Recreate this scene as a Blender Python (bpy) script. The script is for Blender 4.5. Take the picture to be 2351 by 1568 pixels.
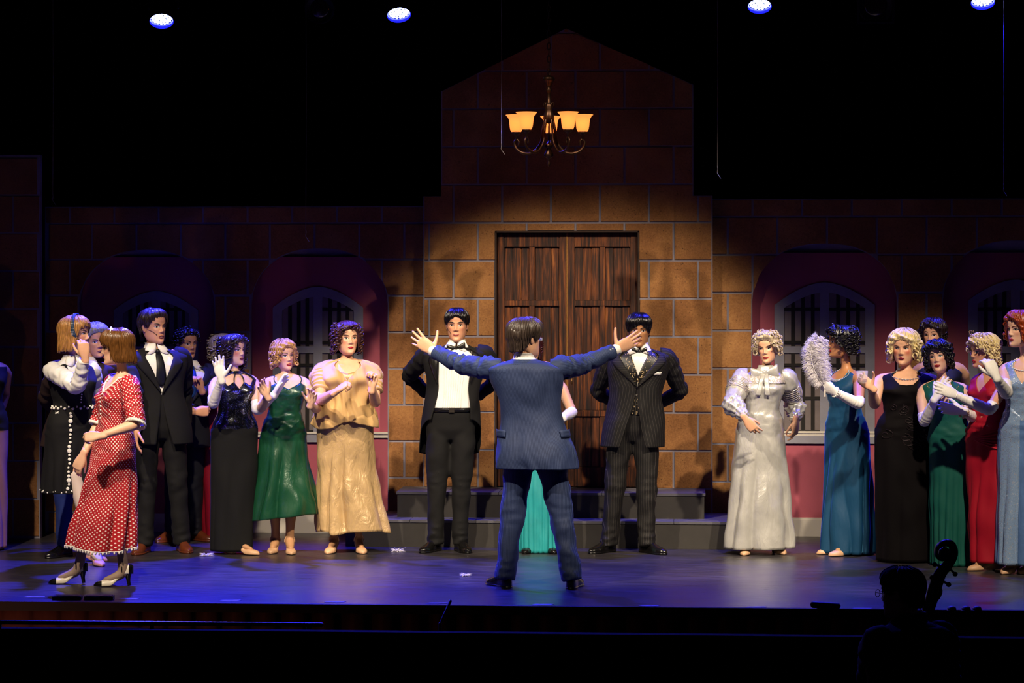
import bpy, bmesh, math, random
import numpy as np
from mathutils import Vector, Matrix

# ------------------------------------------------------------------ scene, camera, light
for o in list(bpy.data.objects):
    bpy.data.objects.remove(o)
SC = bpy.context.scene
COL = SC.collection
PI = math.pi
R = math.radians

F = 5706.0            # focal length in pixels of the 2351 px wide frame
CX, YH = 1175.5, 650.0  # image centre column, horizon row
HC = 1.93             # lens height above the stage floor
PSI = R(3.9)          # camera turned a little to stage right
FWD = np.array([-math.sin(PSI), math.cos(PSI), 0.0])
RGT = np.array([math.cos(PSI), math.sin(PSI), 0.0])
UP = np.array([0.0, 0.0, 1.0])
CAM = -18.0 * FWD + np.array([0, 0, HC])

cd = bpy.data.cameras.new('camera')
cd.sensor_width = 36.0
cd.lens = F / 2351.0 * 36.0
cd.shift_y = -(784.0 - YH) / 2351.0
cd.clip_end = 200
cam = bpy.data.objects.new('camera', cd)
COL.objects.link(cam)
cam.location = CAM
cam.rotation_euler = (PI / 2, 0, PSI)
SC.camera = cam

SC.view_settings.view_transform = 'Standard'
SC.view_settings.look = 'None'
SC.view_settings.gamma = 1.0
SC.view_settings.use_curve_mapping = False
SC.view_settings.exposure = 0.0

wd = bpy.data.worlds.new('World')
SC.world = wd
wd.use_nodes = True
wd.node_tree.nodes['Background'].inputs[0].default_value = (0.006, 0.005, 0.012, 1)
wd.node_tree.nodes['Background'].inputs[1].default_value = 0.35


def spot(name, loc, target, power, color, angle, blend=0.3, size=0.08):
    l = bpy.data.lights.new(name, 'SPOT')
    l.energy = power
    l.color = color
    l.spot_size = R(angle)
    l.spot_blend = blend
    l.shadow_soft_size = size
    o = bpy.data.objects.new(name, l)
    COL.objects.link(o)
    o.location = loc
    d = Vector(target) - Vector(loc)
    o.rotation_euler = d.to_track_quat('-Z', 'Y').to_euler()
    return o


WARM = (1.0, 0.83, 0.62)
# front-of-house profile spots, hung high over the seats
spot('front_spot', (5.0, -8.2, 8.6), (0.40, 0, .48), 5200, WARM, 21.0, 0.35, .12)
spot('front_spot', (-3.4, -8.2, 8.6), (0.45, 0, .46), 4600, WARM, 21.0, 0.35, .12)
spot('front_spot', (3.5, -8.3, 8.5), (2.85, 0, -.36), 4400, WARM, 22.0, 0.45, .12)
spot('front_spot', (-1.0, -8.3, 8.5), (-1.45, 0, -.36), 3900, WARM, 21.0, 0.45, .12)
spot('front_spot', (-3.6, -8.6, 8.3), (-2.75, -.7, -.22), 4000, WARM, 18.0, 0.45, .12)
BLUE = (0.035, 0.035, 1.0)

# ------------------------------------------------------------------ small maths


def W(px, py, D):
    """pixel and depth along the view axis to a world point"""
    return CAM + D * FWD + (px - CX) / F * D * RGT - (py - YH) / F * D * UP


def on_y(px, py, Y):
    d = FWD + (px - CX) / F * RGT - (py - YH) / F * UP
    t = (Y - CAM[1]) / d[1]
    p = CAM + t * d
    return float(p[0]), float(p[2])


def X(px, Y):
    return on_y(px, YH, Y)[0]


def Z(py, Y, px=CX):
    return on_y(px, py, Y)[1]


def v3(*a):
    return np.array(a, float)


def nrm(a):
    a = np.asarray(a, float)
    n = np.linalg.norm(a)
    return a / n if n > 1e-9 else a


def spl(xs, ys, x):
    """Catmull-Rom style cubic through keys, clamped at the ends"""
    xs = np.asarray(xs, float)
    ys = np.asarray(ys, float)
    x = np.clip(np.asarray(x, float), xs[0], xs[-1])
    sh = ys.shape[1:]
    h = np.diff(xs)
    d = np.diff(ys, axis=0) / h.reshape((-1,) + (1,) * len(sh))
    m = np.empty_like(ys)
    m[0], m[-1] = d[0], d[-1]
    m[1:-1] = (d[1:] + d[:-1]) / 2
    i = np.clip(np.searchsorted(xs, x, side='right') - 1, 0, len(xs) - 2)
    hh = h[i]
    t = (x - xs[i]) / hh
    e = (...,) + (None,) * len(sh)
    tt = t[e]
    hx = hh[e]
    return ((2 * tt**3 - 3 * tt**2 + 1) * ys[i] + (tt**3 - 2 * tt**2 + tt) * hx * m[i]
            + (-2 * tt**3 + 3 * tt**2) * ys[i + 1] + (tt**3 - tt**2) * hx * m[i + 1])


def wob(Pn, scale, seed=0, k=5):
    """cheap smooth noise, about -1..1"""
    rg = np.random.RandomState(seed * 7 + 11)
    out = 0
    for q in range(k):
        d = rg.normal(size=3)
        d /= np.linalg.norm(d)
        fr = 2 * PI / scale * rg.uniform(.6, 1.5)
        out = out + np.sin(Pn @ d * fr + rg.uniform(0, 6.28) + 1.3 * np.sin(Pn @ np.roll(d, 1) * fr * .7))
    return out / k * 1.6


def sstep(a, b, x):
    t = np.clip((np.asarray(x, float) - a) / (b - a), 0, 1)
    return t * t * (3 - 2 * t)


# ------------------------------------------------------------------ mesh builder
class G:
    def __init__(s):
        s.V, s.Q, s.QU, s.T, s.TU, s.QM, s.TM = [], [], [], [], [], [], []
        s.n = 0

    def verts(s, V):
        V = np.asarray(V, float).reshape(-1, 3)
        s.V.append(V)
        o = s.n
        s.n += len(V)
        return o

    def quads(s, q, uv=None, mi=0):
        q = np.asarray(q, int).reshape(-1, 4)
        s.Q.append(q)
        s.QU.append(np.zeros((len(q), 4, 2)) if uv is None else np.asarray(uv, float).reshape(-1, 4, 2))
        s.QM.append(np.full(len(q), mi) if np.isscalar(mi) else np.asarray(mi))

    def tris(s, t, mi=0):
        t = np.asarray(t, int).reshape(-1, 3)
        s.T.append(t)
        s.TU.append(np.zeros((len(t), 3, 2)))
        s.TM.append(np.full(len(t), mi))

    def grid(s, Rr, closed=True, caps=(False, False), mi=0, flip=False):
        """Rr (n,m,3): rings joined by quads, uv in metres"""
        Rr = np.asarray(Rr, float)
        n, m = Rr.shape[:2]
        o = s.verts(Rr)
        c = m if closed else m - 1
        i = np.arange(n - 1)[:, None]
        j = np.arange(c)[None, :]
        jn = (j + 1) % m
        a = o + i * m + j
        b = o + i * m + jn
        q = np.stack([a, b, b + m, a + m], -1)
        du = np.linalg.norm(np.roll(Rr, -1, 1) - Rr, axis=2)[:, :c].mean(0)
        u = np.concatenate([[0], np.cumsum(du)])
        dv = np.linalg.norm(np.diff(Rr, axis=0), axis=2).mean(1)
        v = np.concatenate([[0], np.cumsum(dv)])
        U0 = np.broadcast_to(u[:-1][None, :], q.shape[:2])
        U1 = np.broadcast_to(u[1:][None, :], q.shape[:2])
        V0 = np.broadcast_to(v[:-1][:, None], q.shape[:2])
        V1 = np.broadcast_to(v[1:][:, None], q.shape[:2])
        uv = np.stack([np.stack([U0, V0], -1), np.stack([U1, V0], -1), np.stack([U1, V1], -1), np.stack([U0, V1], -1)], 2)
        if flip:
            q = q[..., ::-1]
            uv = uv[:, :, ::-1]
        mm = mi if np.isscalar(mi) else np.asarray(mi).reshape(-1)
        s.quads(q, uv, mm)
        for k, ring in ((0, 0), (1, n - 1)):
            if caps[k] and closed:
                cc = s.verts(Rr[ring].mean(0))
                jj = np.arange(m)
                a = o + ring * m + jj
                b = o + ring * m + (jj + 1) % m
                t = np.stack([b, a, np.full(m, cc)], -1) if (k == 0) != flip else np.stack([a, b, np.full(m, cc)], -1)
                s.tris(t, mi if np.isscalar(mi) else 0)
        return s

    def box(s, lo, hi, mi=0):
        x0, y0, z0 = lo
        x1, y1, z1 = hi
        o = s.verts([(x0, y0, z0), (x1, y0, z0), (x1, y1, z0), (x0, y1, z0), (x0, y0, z1), (x1, y0, z1), (x1, y1, z1), (x0, y1, z1)])
        q = np.array([(0, 3, 2, 1), (4, 5, 6, 7), (0, 1, 5, 4), (1, 2, 6, 5), (2, 3, 7, 6), (3, 0, 4, 7)]) + o
        s.quads(q, None, mi)
        return s

    def prism(s, poly, y0, y1, mi=0):
        """polygon in x,z pushed from y0 (front) to y1 (back)"""
        n = len(poly)
        o = s.verts([(p[0], y0, p[1]) for p in poly] + [(p[0], y1, p[1]) for p in poly])
        s.poly.append(([o + i for i in range(n)], mi)) if hasattr(s, 'poly') else setattr(s, 'poly', [([o + i for i in range(n)], mi)])
        s.poly.append(([o + n + i for i in range(n)][::-1], mi))
        j = np.arange(n)
        jn = (j + 1) % n
        s.quads(np.stack([o + jn, o + j, o + n + j, o + n + jn], -1), None, mi)
        return s

    def merge(s, g):
        o = s.n
        for V in g.V:
            s.verts(V)
        for q, u, m in zip(g.Q, g.QU, g.QM):
            s.Q.append(q + o)
            s.QU.append(u)
            s.QM.append(m)
        for t, u, m in zip(g.T, g.TU, g.TM):
            s.T.append(t + o)
            s.TU.append(u)
            s.TM.append(m)
        return s

    def xf(s, M):
        M = np.asarray(M)
        s.V = [V @ M[:3, :3].T + M[:3, 3] for V in s.V]
        return s

    def mesh(s, name, mats=(), smooth=True):
        me = bpy.data.meshes.new(name)
        V = np.concatenate(s.V) if s.V else np.zeros((0, 3))
        Q = np.concatenate(s.Q) if s.Q else np.zeros((0, 4), int)
        T = np.concatenate(s.T) if s.T else np.zeros((0, 3), int)
        polys = getattr(s, 'poly', [])
        me.vertices.add(len(V))
        me.vertices.foreach_set('co', V.astype(np.float32).ravel())
        pl = [i for p, _ in polys for i in p]
        loops = np.concatenate([Q.ravel(), T.ravel(), np.array(pl, int)])
        tot = np.concatenate([np.full(len(Q), 4), np.full(len(T), 3), np.array([len(p) for p, _ in polys], int)]).astype(int)
        me.loops.add(len(loops))
        me.loops.foreach_set('vertex_index', loops.astype(np.int32))
        me.polygons.add(len(tot))
        st = np.concatenate([[0], np.cumsum(tot)[:-1]]) if len(tot) else np.zeros(0)
        me.polygons.foreach_set('loop_start', st.astype(np.int32))
        mi = np.concatenate([np.concatenate(s.QM) if s.QM else [], np.concatenate(s.TM) if s.TM else [], [m for _, m in polys]])
        me.polygons.foreach_set('material_index', mi.astype(np.int32))
        me.polygons.foreach_set('use_smooth', np.full(len(tot), bool(smooth)))
        uv = me.uv_layers.new(name='UVMap')
        ua = np.concatenate([np.concatenate(s.QU).reshape(-1, 2) if s.QU else np.zeros((0, 2)),
                             np.concatenate(s.TU).reshape(-1, 2) if s.TU else np.zeros((0, 2)), np.zeros((len(pl), 2))])
        uv.data.foreach_set('uv', ua.astype(np.float32).ravel())
        for m in mats:
            me.materials.append(m)
        me.update(calc_edges=True)
        me.validate()
        return me

    def build(s, name, mats, parent=None, smooth=True, solid=0.0, soff=0.0):
        if not isinstance(mats, (list, tuple)):
            mats = [mats]
        o = bpy.data.objects.new(name, s.mesh(name, mats, smooth))
        COL.objects.link(o)
        if parent is not None:
            o.parent = parent
        if solid:
            md = o.modifiers.new('thickness', 'SOLIDIFY')
            md.thickness = solid
            md.offset = soff
        return o


def grab(obj, mi=0):
    dg = bpy.context.evaluated_depsgraph_get()
    ev = obj.evaluated_get(dg)
    me = ev.to_mesh()
    g = G()
    V = np.empty(len(me.vertices) * 3, np.float32)
    me.vertices.foreach_get('co', V)
    g.verts(V.reshape(-1, 3))
    me.calc_loop_triangles()
    n = len(me.polygons)
    tot = np.empty(n, np.int32)
    me.polygons.foreach_get('loop_total', tot)
    if n and (tot == 4).all():
        L = np.empty(len(me.loops), np.int32)
        me.loops.foreach_get('vertex_index', L)
        g.quads(L.reshape(-1, 4), None, mi)
    else:
        T = np.empty(len(me.loop_triangles) * 3, np.int32)
        me.loop_triangles.foreach_get('vertices', T)
        g.tris(T.reshape(-1, 3), mi)
    ev.to_mesh_clear()
    return g


def relax(g, it=2, sel=None, lam=.5):
    """Laplacian smoothing of a builder's vertices"""
    V = np.concatenate(g.V)
    E = []
    for q in g.Q:
        E += [q[:, [0, 1]], q[:, [1, 2]], q[:, [2, 3]], q[:, [3, 0]]]
    for t in g.T:
        E += [t[:, [0, 1]], t[:, [1, 2]], t[:, [2, 0]]]
    E = np.concatenate(E)
    E = np.concatenate([E, E[:, ::-1]])
    cnt = np.maximum(np.bincount(E[:, 0], minlength=len(V)), 1)
    for _ in range(it):
        S = np.stack([np.bincount(E[:, 0], weights=V[E[:, 1], k], minlength=len(V)) for k in range(3)], 1) / cnt[:, None]
        N = V + lam * (S - V)
        if sel is not None:
            N = np.where(sel(V)[:, None], N, V)
        V = N
    g.V = [V]
    return g


def fuse(g, voxel, it=2):
    """one continuous skin over overlapping pieces"""
    o = g.build('temp', [])
    md = o.modifiers.new('r', 'REMESH')
    md.mode = 'VOXEL'
    md.voxel_size = voxel
    out = grab(o)
    me = o.data
    bpy.data.objects.remove(o)
    bpy.data.meshes.remove(me)
    return relax(out, it) if it else out


def union(gs):
    obs = [g.build('temp', []) for g in gs]
    a = obs[0]
    for b in obs[1:]:
        md = a.modifiers.new('b', 'BOOLEAN')
        md.operation = 'UNION'
        md.object = b
        md.solver = 'MANIFOLD'
    out = grab(a)
    for o in obs:
        me = o.data
        bpy.data.objects.remove(o)
        bpy.data.meshes.remove(me)
    return out


def polyline(pts, n, smooth=3):
    pts = np.asarray(pts, float)
    d = np.concatenate([[0], np.cumsum(np.linalg.norm(np.diff(pts, axis=0), axis=1))])
    t = np.linspace(0, d[-1], n)
    P = np.stack([np.interp(t, d, pts[:, k]) for k in range(3)], 1)
    for _ in range(smooth):
        P[1:-1] = P[1:-1] * .4 + (P[2:] + P[:-2]) * .3
    return P


def frames(P, up):
    T = np.gradient(P, axis=0)
    T /= np.maximum(np.linalg.norm(T, axis=1), 1e-9)[:, None]
    u = np.asarray(up, float)
    A = []
    for t in T:
        u = u - t * (u @ t)
        if np.linalg.norm(u) < 1e-5:
            u = np.cross(t, [0.3, .5, .8])
        u = nrm(u)
        A.append(u)
    A = np.array(A)
    return T, A, np.cross(T, A)


def tube(P, rad, m=10, up=(0, 0, 1), ends=True, wr=None, n=None, smooth=3, mi=0, sup=2.0):
    """P path; rad (k,) or (k,2) keys spread evenly along the path; a-axis follows up"""
    P = np.asarray(P, float)
    if n:
        P = polyline(P, n, smooth)
    k = len(P)
    rad = np.asarray(rad, float)
    if rad.ndim == 0:
        rad = np.array([rad, rad])
    if rad.ndim == 1:
        rad = np.stack([rad, rad], 1)
    rr = spl(np.linspace(0, 1, len(rad)), rad, np.linspace(0, 1, k)) if len(rad) > 1 else np.repeat(rad, k, 0)
    T, A, B = frames(P, up)
    if ends:
        q = np.array([1.0, .75, .4])
        e0 = [P[0] - T[0] * rr[0].min() * x for x in q]
        r0 = [rr[0] * math.sqrt(max(0, 1 - x * x)) + 1e-5 for x in q * .98]
        e1 = [P[-1] + T[-1] * rr[-1].min() * x for x in q[::-1]]
        r1 = [rr[-1] * math.sqrt(max(0, 1 - x * x)) + 1e-5 for x in q[::-1] * .98]
        P = np.concatenate([e0, P, e1])
        rr = np.concatenate([r0, rr, r1])
        A = np.concatenate([A[:1]] * 3 + [A] + [A[-1:]] * 3)
        B = np.concatenate([B[:1]] * 3 + [B] + [B[-1:]] * 3)
    th = np.arange(m) / m * 2 * PI
    c, s_ = np.cos(th), np.sin(th)
    if sup != 2.0:
        rs = (np.abs(c)**sup + np.abs(s_)**sup)**(-1 / sup)
        c, s_ = c * rs, s_ * rs
    Rg = P[:, None] + rr[:, 0, None, None] * c[None, :, None] * A[:, None] + rr[:, 1, None, None] * s_[None, :, None] * B[:, None]
    if wr:
        amp, sc, seed = wr
        w = wob(Rg.reshape(-1, 3), sc, seed).reshape(Rg.shape[:2])
        Rg = Rg + (Rg - P[:, None]) / np.maximum(np.linalg.norm(Rg - P[:, None], axis=2, keepdims=True), 1e-6) * (amp * w)[..., None]
    g = G()
    g.grid(Rg, True, (True, True), mi)
    return g


def lathe(prof, m=24, mi=0, caps=(True, True)):
    """prof [(r,z)...]"""
    pr = np.asarray(prof, float)
    th = np.arange(m) / m * 2 * PI
    Rg = np.stack([pr[:, 0, None] * np.cos(th), pr[:, 0, None] * np.sin(th), np.repeat(pr[:, 1, None], m, 1)], -1)
    return G().grid(Rg, True, caps, mi)


def ball(c, r, m=10, n=7, mi=0):
    r = np.broadcast_to(np.asarray(r, float), (3,))
    ph = np.linspace(-PI / 2 * .97, PI / 2 * .97, n)
    th = np.arange(m) / m * 2 * PI
    Rg = np.stack([np.cos(ph)[:, None] * np.cos(th), np.cos(ph)[:, None] * np.sin(th), np.repeat(np.sin(ph)[:, None], m, 1)], -1)
    return G().grid(Rg * r + np.asarray(c, float), True, (True, True), mi)


def tag(o, label=None, cat=None, group=None, kind=None):
    if label:
        o['label'] = label
    if cat:
        o['category'] = cat
    if group:
        o['group'] = group
    if kind:
        o['kind'] = kind
    return o


def empty(name, loc, rz=0.0, label=None, cat=None, group=None):
    o = bpy.data.objects.new(name, None)
    o.empty_display_size = .1
    COL.objects.link(o)
    o.location = loc
    o.rotation_euler = (0, 0, rz)
    return tag(o, label, cat, group)


# ------------------------------------------------------------------ materials
def lin(h):
    if not isinstance(h, str):
        return tuple(h)[:3]
    h = h.lstrip('#')
    c = [int(h[i:i + 2], 16) / 255 for i in (0, 2, 4)]
    return tuple(x / 12.92 if x <= .04045 else ((x + .055) / 1.055)**2.4 for x in c)


MATS = {}


class N:
    """node helper"""

    def __init__(s, m):
        s.t = m.node_tree
        s.b = s.t.nodes['Principled BSDF']

    def new(s, ty, **kw):
        n = s.t.nodes.new(ty)
        for k, v in kw.items():
            setattr(n, k, v)
        return n

    def link(s, a, b):
        s.t.links.new(a, b)

    def co(s, which='Object'):
        return s.new('ShaderNodeTexCoord').outputs[which]

    def mapv(s, vec, scale=(1, 1, 1), rot=(0, 0, 0), loc=(0, 0, 0)):
        n = s.new('ShaderNodeMapping')
        n.inputs['Scale'].default_value = scale
        n.inputs['Rotation'].default_value = rot
        n.inputs['Location'].default_value = loc
        s.link(vec, n.inputs['Vector'])
        return n.outputs[0]

    def noise(s, vec, scale, detail=4, rough=.55, dist=0.0):
        n = s.new('ShaderNodeTexNoise')
        n.inputs['Scale'].default_value = scale
        n.inputs['Detail'].default_value = detail
        n.inputs['Roughness'].default_value = rough
        n.inputs['Distortion'].default_value = dist
        if vec is not None:
            s.link(vec, n.inputs['Vector'])
        return n.outputs['Fac']

    def ramp(s, fac, stops):
        n = s.new('ShaderNodeValToRGB')
        el = n.color_ramp.elements
        while len(el) < len(stops):
            el.new(.5)
        for e, (p, c) in zip(el, stops):
            e.position = p
            c = lin(c)
            e.color = (*c, 1)
        s.link(fac, n.inputs[0])
        return n.outputs[0]

    def math(s, op, a, b=None, clamp=False):
        n = s.new('ShaderNodeMath', operation=op)
        n.use_clamp = clamp
        for i, v in enumerate((a, b)):
            if v is None:
                continue
            if isinstance(v, (int, float)):
                n.inputs[i].default_value = v
            else:
                s.link(v, n.inputs[i])
        return n.outputs[0]

    def mix(s, fac, a, b):
        n = s.new('ShaderNodeMix', data_type='RGBA')
        for i, v in ((0, fac), (6, a), (7, b)):
            if isinstance(v, (int, float)):
                n.inputs[i].default_value = v
            elif isinstance(v, (tuple, str)):
                n.inputs[i].default_value = (*lin(v), 1)
            else:
                s.link(v, n.inputs[i])
        return n.outputs[2]

    def bump(s, h, strength=.3, dist=.01):
        n = s.new('ShaderNodeBump')
        n.inputs['Strength'].default_value = strength
        n.inputs['Distance'].default_value = dist
        s.link(h, n.inputs['Height'])
        s.link(n.outputs[0], s.b.inputs['Normal'])
        return n

    def base(s, c):
        s.link(c, s.b.inputs['Base Color'])


def mat(name, col='808080', rough=.6, metal=0.0, spec=.5, sheen=0.0, sheen_tint=None, coat=0.0, emit=None, estr=0.0, trans=0.0, alpha=1.0):
    m = bpy.data.materials.new(name)
    m.use_nodes = True
    b = m.node_tree.nodes['Principled BSDF']
    b.inputs['Base Color'].default_value = (*lin(col), 1)
    b.inputs['Roughness'].default_value = rough
    b.inputs['Metallic'].default_value = metal
    b.inputs['Specular IOR Level'].default_value = spec
    b.inputs['Sheen Weight'].default_value = sheen
    if sheen_tint:
        b.inputs['Sheen Tint'].default_value = (*lin(sheen_tint), 1)
        b.inputs['Sheen Roughness'].default_value = .35
    b.inputs['Coat Weight'].default_value = coat
    b.inputs['Transmission Weight'].default_value = trans
    b.inputs['Alpha'].default_value = alpha
    if emit:
        b.inputs['Emission Color'].default_value = (*lin(emit), 1)
        b.inputs['Emission Strength'].default_value = estr
    MATS[name] = m
    return m


def cloth(name, col, rough=.85, sheen=.15, tint=None, var=.12, bs=160, bstr=.15, metal=0.0, spec=.3, fold=0.0):
    m = mat(name, col, rough, metal, spec, sheen, tint or col)
    n = N(m)
    co = n.co()
    f = n.noise(co, 9, 5)
    c = lin(col)
    n.base(n.ramp(f, [(.3, tuple(x * (1 - var) for x in c)), (.7, tuple(min(1, x * (1 + var)) for x in c))]))
    h = n.noise(co, bs, 2)
    if fold:
        h2 = n.noise(n.mapv(co, (1, 1, .35)), 14, 3, .5, .6)
        h = n.math('ADD', n.math('MULTIPLY', h, .12), n.math('MULTIPLY', h2, fold))
        n.bump(h, .6, .02)
    else:
        n.bump(h, bstr, .002)
    return m


def satin(name, col, rough=.34, metal=.25, fold=1.0, sc=11, var=.15):
    m = mat(name, col, rough, metal, .6)
    n = N(m)
    co = n.co()
    c = lin(col)
    n.base(n.ramp(n.noise(co, 6, 3), [(.3, tuple(x * (1 - var) for x in c)), (.7, tuple(min(1, x * (1 + var)) for x in c))]))
    h2 = n.noise(n.mapv(co, (1, 1, .4)), sc, 4, .55, .8)
    n.bump(h2, .35 * fold, .03)
    return m


def stripes(name, col, line, pitch, width, rough=.75, strength=1.0):
    m = mat(name, col, rough, 0, .35, .15, col)
    n = N(m)
    uv = n.co('UV')
    sp = n.new('ShaderNodeSeparateXYZ')
    n.link(uv, sp.inputs[0])
    fr = n.math('FRACT', n.math('MULTIPLY', sp.outputs[0], 1 / pitch))
    k = n.math('MULTIPLY', n.math('LESS_THAN', fr, width / pitch), strength)
    nz = n.noise(n.co(), 7, 4)
    c = lin(col)
    bc = n.ramp(nz, [(.3, tuple(x * .85 for x in c)), (.7, tuple(min(1, x * 1.15) for x in c))])
    n.base(n.mix(k, bc, line))
    n.bump(n.noise(n.co(), 25, 4), .2, .01)
    return m


def dots(name, col, dot, pitch, r, rough=.7):
    m = mat(name, col, rough, 0, .35, .1, col)
    n = N(m)
    uv = n.co('UV')

    def layer(off):
        a = n.mapv(uv, (1 / pitch, 1 / pitch, 1), (0, 0, 0), (off, off, 0))
        fr = n.new('ShaderNodeVectorMath', operation='FRACTION')
        n.link(a, fr.inputs[0])
        sb = n.new('ShaderNodeVectorMath', operation='SUBTRACT')
        n.link(fr.outputs[0], sb.inputs[0])
        sb.inputs[1].default_value = (.5, .5, 0)
        mu = n.new('ShaderNodeVectorMath', operation='MULTIPLY')
        n.link(sb.outputs[0], mu.inputs[0])
        mu.inputs[1].default_value = (1, 1, 0)
        ln = n.new('ShaderNodeVectorMath', operation='LENGTH')
        n.link(mu.outputs[0], ln.inputs[0])
        return n.math('LESS_THAN', ln.outputs['Value'], r / pitch)
    k = n.math('MAXIMUM', layer(0.0), layer(.5))
    c = lin(col)
    bc = n.ramp(n.noise(n.co(), 7, 4), [(.3, tuple(x * .85 for x in c)), (.7, tuple(min(1, x * 1.1) for x in c))])
    n.base(n.mix(k, bc, dot))
    n.bump(n.noise(n.co(), 18, 4), .25, .01)
    return m


def sequin(name, col, base_rough=.25, scale=260, bright='c8d0e0', amt=.22):
    m = mat(name, col, base_rough, .5, .8)
    n = N(m)
    vo = n.new('ShaderNodeTexVoronoi')
    vo.inputs['Scale'].default_value = scale
    n.link(n.co(), vo.inputs['Vector'])
    sp = n.new('ShaderNodeSeparateColor')
    n.link(vo.outputs['Color'], sp.inputs[0])
    k = n.math('GREATER_THAN', sp.outputs[0], 1 - amt)
    n.base(n.mix(k, col, bright))
    n.link(k, n.b.inputs['Metallic'])
    n.bump(sp.outputs[1], 1.0, .006)
    return m


def skin_mat(name, tone, cheeks=(), blush=.0, blush_col='c8553f'):
    m = mat(name, tone, .48, 0, .4)
    b = m.node_tree.nodes['Principled BSDF']
    b.inputs['Subsurface Weight'].default_value = .08
    b.inputs['Subsurface Radius'].default_value = (.012, .005, .003)
    b.inputs['Subsurface Scale'].default_value = .5
    n = N(m)
    co = n.co()
    c = lin(tone)
    col = n.ramp(n.noise(co, 22, 3), [(.3, tuple(x * .93 for x in c)), (.7, tuple(min(1, x * 1.05) for x in c))])
    if blush > 0:
        for p in cheeks:
            d = n.new('ShaderNodeVectorMath', operation='DISTANCE')
            n.link(co, d.inputs[0])
            d.inputs[1].default_value = tuple(p)
            k = n.math('MULTIPLY', n.math('SUBTRACT', 1, n.math('MULTIPLY', d.outputs['Value'], 1 / .032), True), blush)
            col = n.mix(k, col, blush_col)
    n.base(col)
    n.bump(n.noise(co, 300, 2), .06, .001)
    return m


def hair_mat(name, col, rough=.45, var=.45, spec=.5):
    m = mat(name, col, rough, 0, spec)
    n = N(m)
    co = n.co()
    c = lin(col)
    f = n.noise(n.mapv(co, (1, 1, .25)), 130, 3, .6)
    n.base(n.ramp(f, [(.3, tuple(x * (1 - var) for x in c)), (.7, tuple(min(1, x * (1 + var)) for x in c))]))
    n.bump(f, .4, .003)
    return m

# ------------------------------------------------------------------ the stage set
YF, YP, YK = .98, .83, 1.10      # stone flats, door portal, pink wall
YE = -3.13                        # front edge of the stage
M_JOINT = mat('painted_mortar', '77727c', .9)


def stone_mat():
    m = mat('painted_stone', '8a6038', .88, 0, .2)
    n = N(m)
    co = n.co()
    big = n.noise(co, 2.2, 6, .6)
    fine = n.noise(co, 75, 3, .7)
    oi = n.new('ShaderNodeObjectInfo')
    c1 = n.ramp(n.math('ADD', n.math('MULTIPLY', big, .65), n.math('MULTIPLY', fine, .35)), [(.30, '5d3c1f'), (.45, '7d5431'), (.55, '92663c'), (.70, 'a87a4a')])
    sp = n.noise(co, 55, 4, .8)
    k = n.math('MULTIPLY', n.math('GREATER_THAN', sp, .635), n.math('GREATER_THAN', n.noise(co, 3.5, 3), .42))
    c2 = n.mix(n.math('MULTIPLY', k, .75), c1, '1d120a')
    c3 = n.mix(n.math('MULTIPLY', oi.outputs['Random'], .22), c2, '6b4526')
    n.base(c3)
    n.bump(fine, .25, .004)
    return m


M_STONE = stone_mat()


def plain(name, col, rough=.8, var=.12, sc=3, spec=.3, bump=.1):
    m = mat(name, col, rough, 0, spec)
    n = N(m)
    c = lin(col)
    n.base(n.ramp(n.noise(n.co(), sc, 6, .6), [(.25, tuple(x * (1 - var) for x in c)), (.75, tuple(min(1, x * (1 + var)) for x in c))]))
    n.bump(n.noise(n.co(), 60, 3), bump, .003)
    return m


M_PINK = plain('pink_wall_paint', '984956', .75, .10)
M_TRIM = plain('cream_trim_paint', 'b9b2a6', .6, .06)
M_FRAME = plain('grey_frame_paint', '7d7c85', .7, .12, 8)
M_PANE = plain('dull_window_pane', '6a605d', .45, .25, 5, .3)
M_BAR = plain('black_bar_paint', '17130f', .7, .2)
M_BLACKCLOTH = plain('black_drape', '050505', .95, .2, 3, .05)
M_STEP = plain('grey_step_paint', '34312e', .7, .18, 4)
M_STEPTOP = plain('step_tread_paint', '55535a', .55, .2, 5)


def floor_mat():
    m = mat('stage_floor_paint', '1f1d1f', .3, 0, .5)
    n = N(m)
    co = n.co()
    st = n.noise(n.mapv(co, (1.2, 16, 1)), 3.0, 8, .65, .3)
    wear = n.noise(co, 1.6, 6, .6)
    col = n.ramp(n.math('ADD', n.math('MULTIPLY', st, .6), n.math('MULTIPLY', wear, .4)), [(.35, '1a181b'), (.5, '2b282b'), (.66, '454043')])
    spk = n.noise(n.mapv(co, (3, 14, 1)), 16, 3, .7)
    col = n.mix(n.math('MULTIPLY', n.math('GREATER_THAN', spk, .735), .55), col, 'b9b2b0')
    n.base(col)
    rr = n.new('ShaderNodeMapRange')
    n.link(st, rr.inputs[0])
    rr.inputs[1].default_value, rr.inputs[2].default_value = .3, .7
    rr.inputs[3].default_value, rr.inputs[4].default_value = .26, .44
    n.link(rr.outputs[0], n.b.inputs['Roughness'])
    n.bump(st, .12, .004)
    return m


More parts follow.
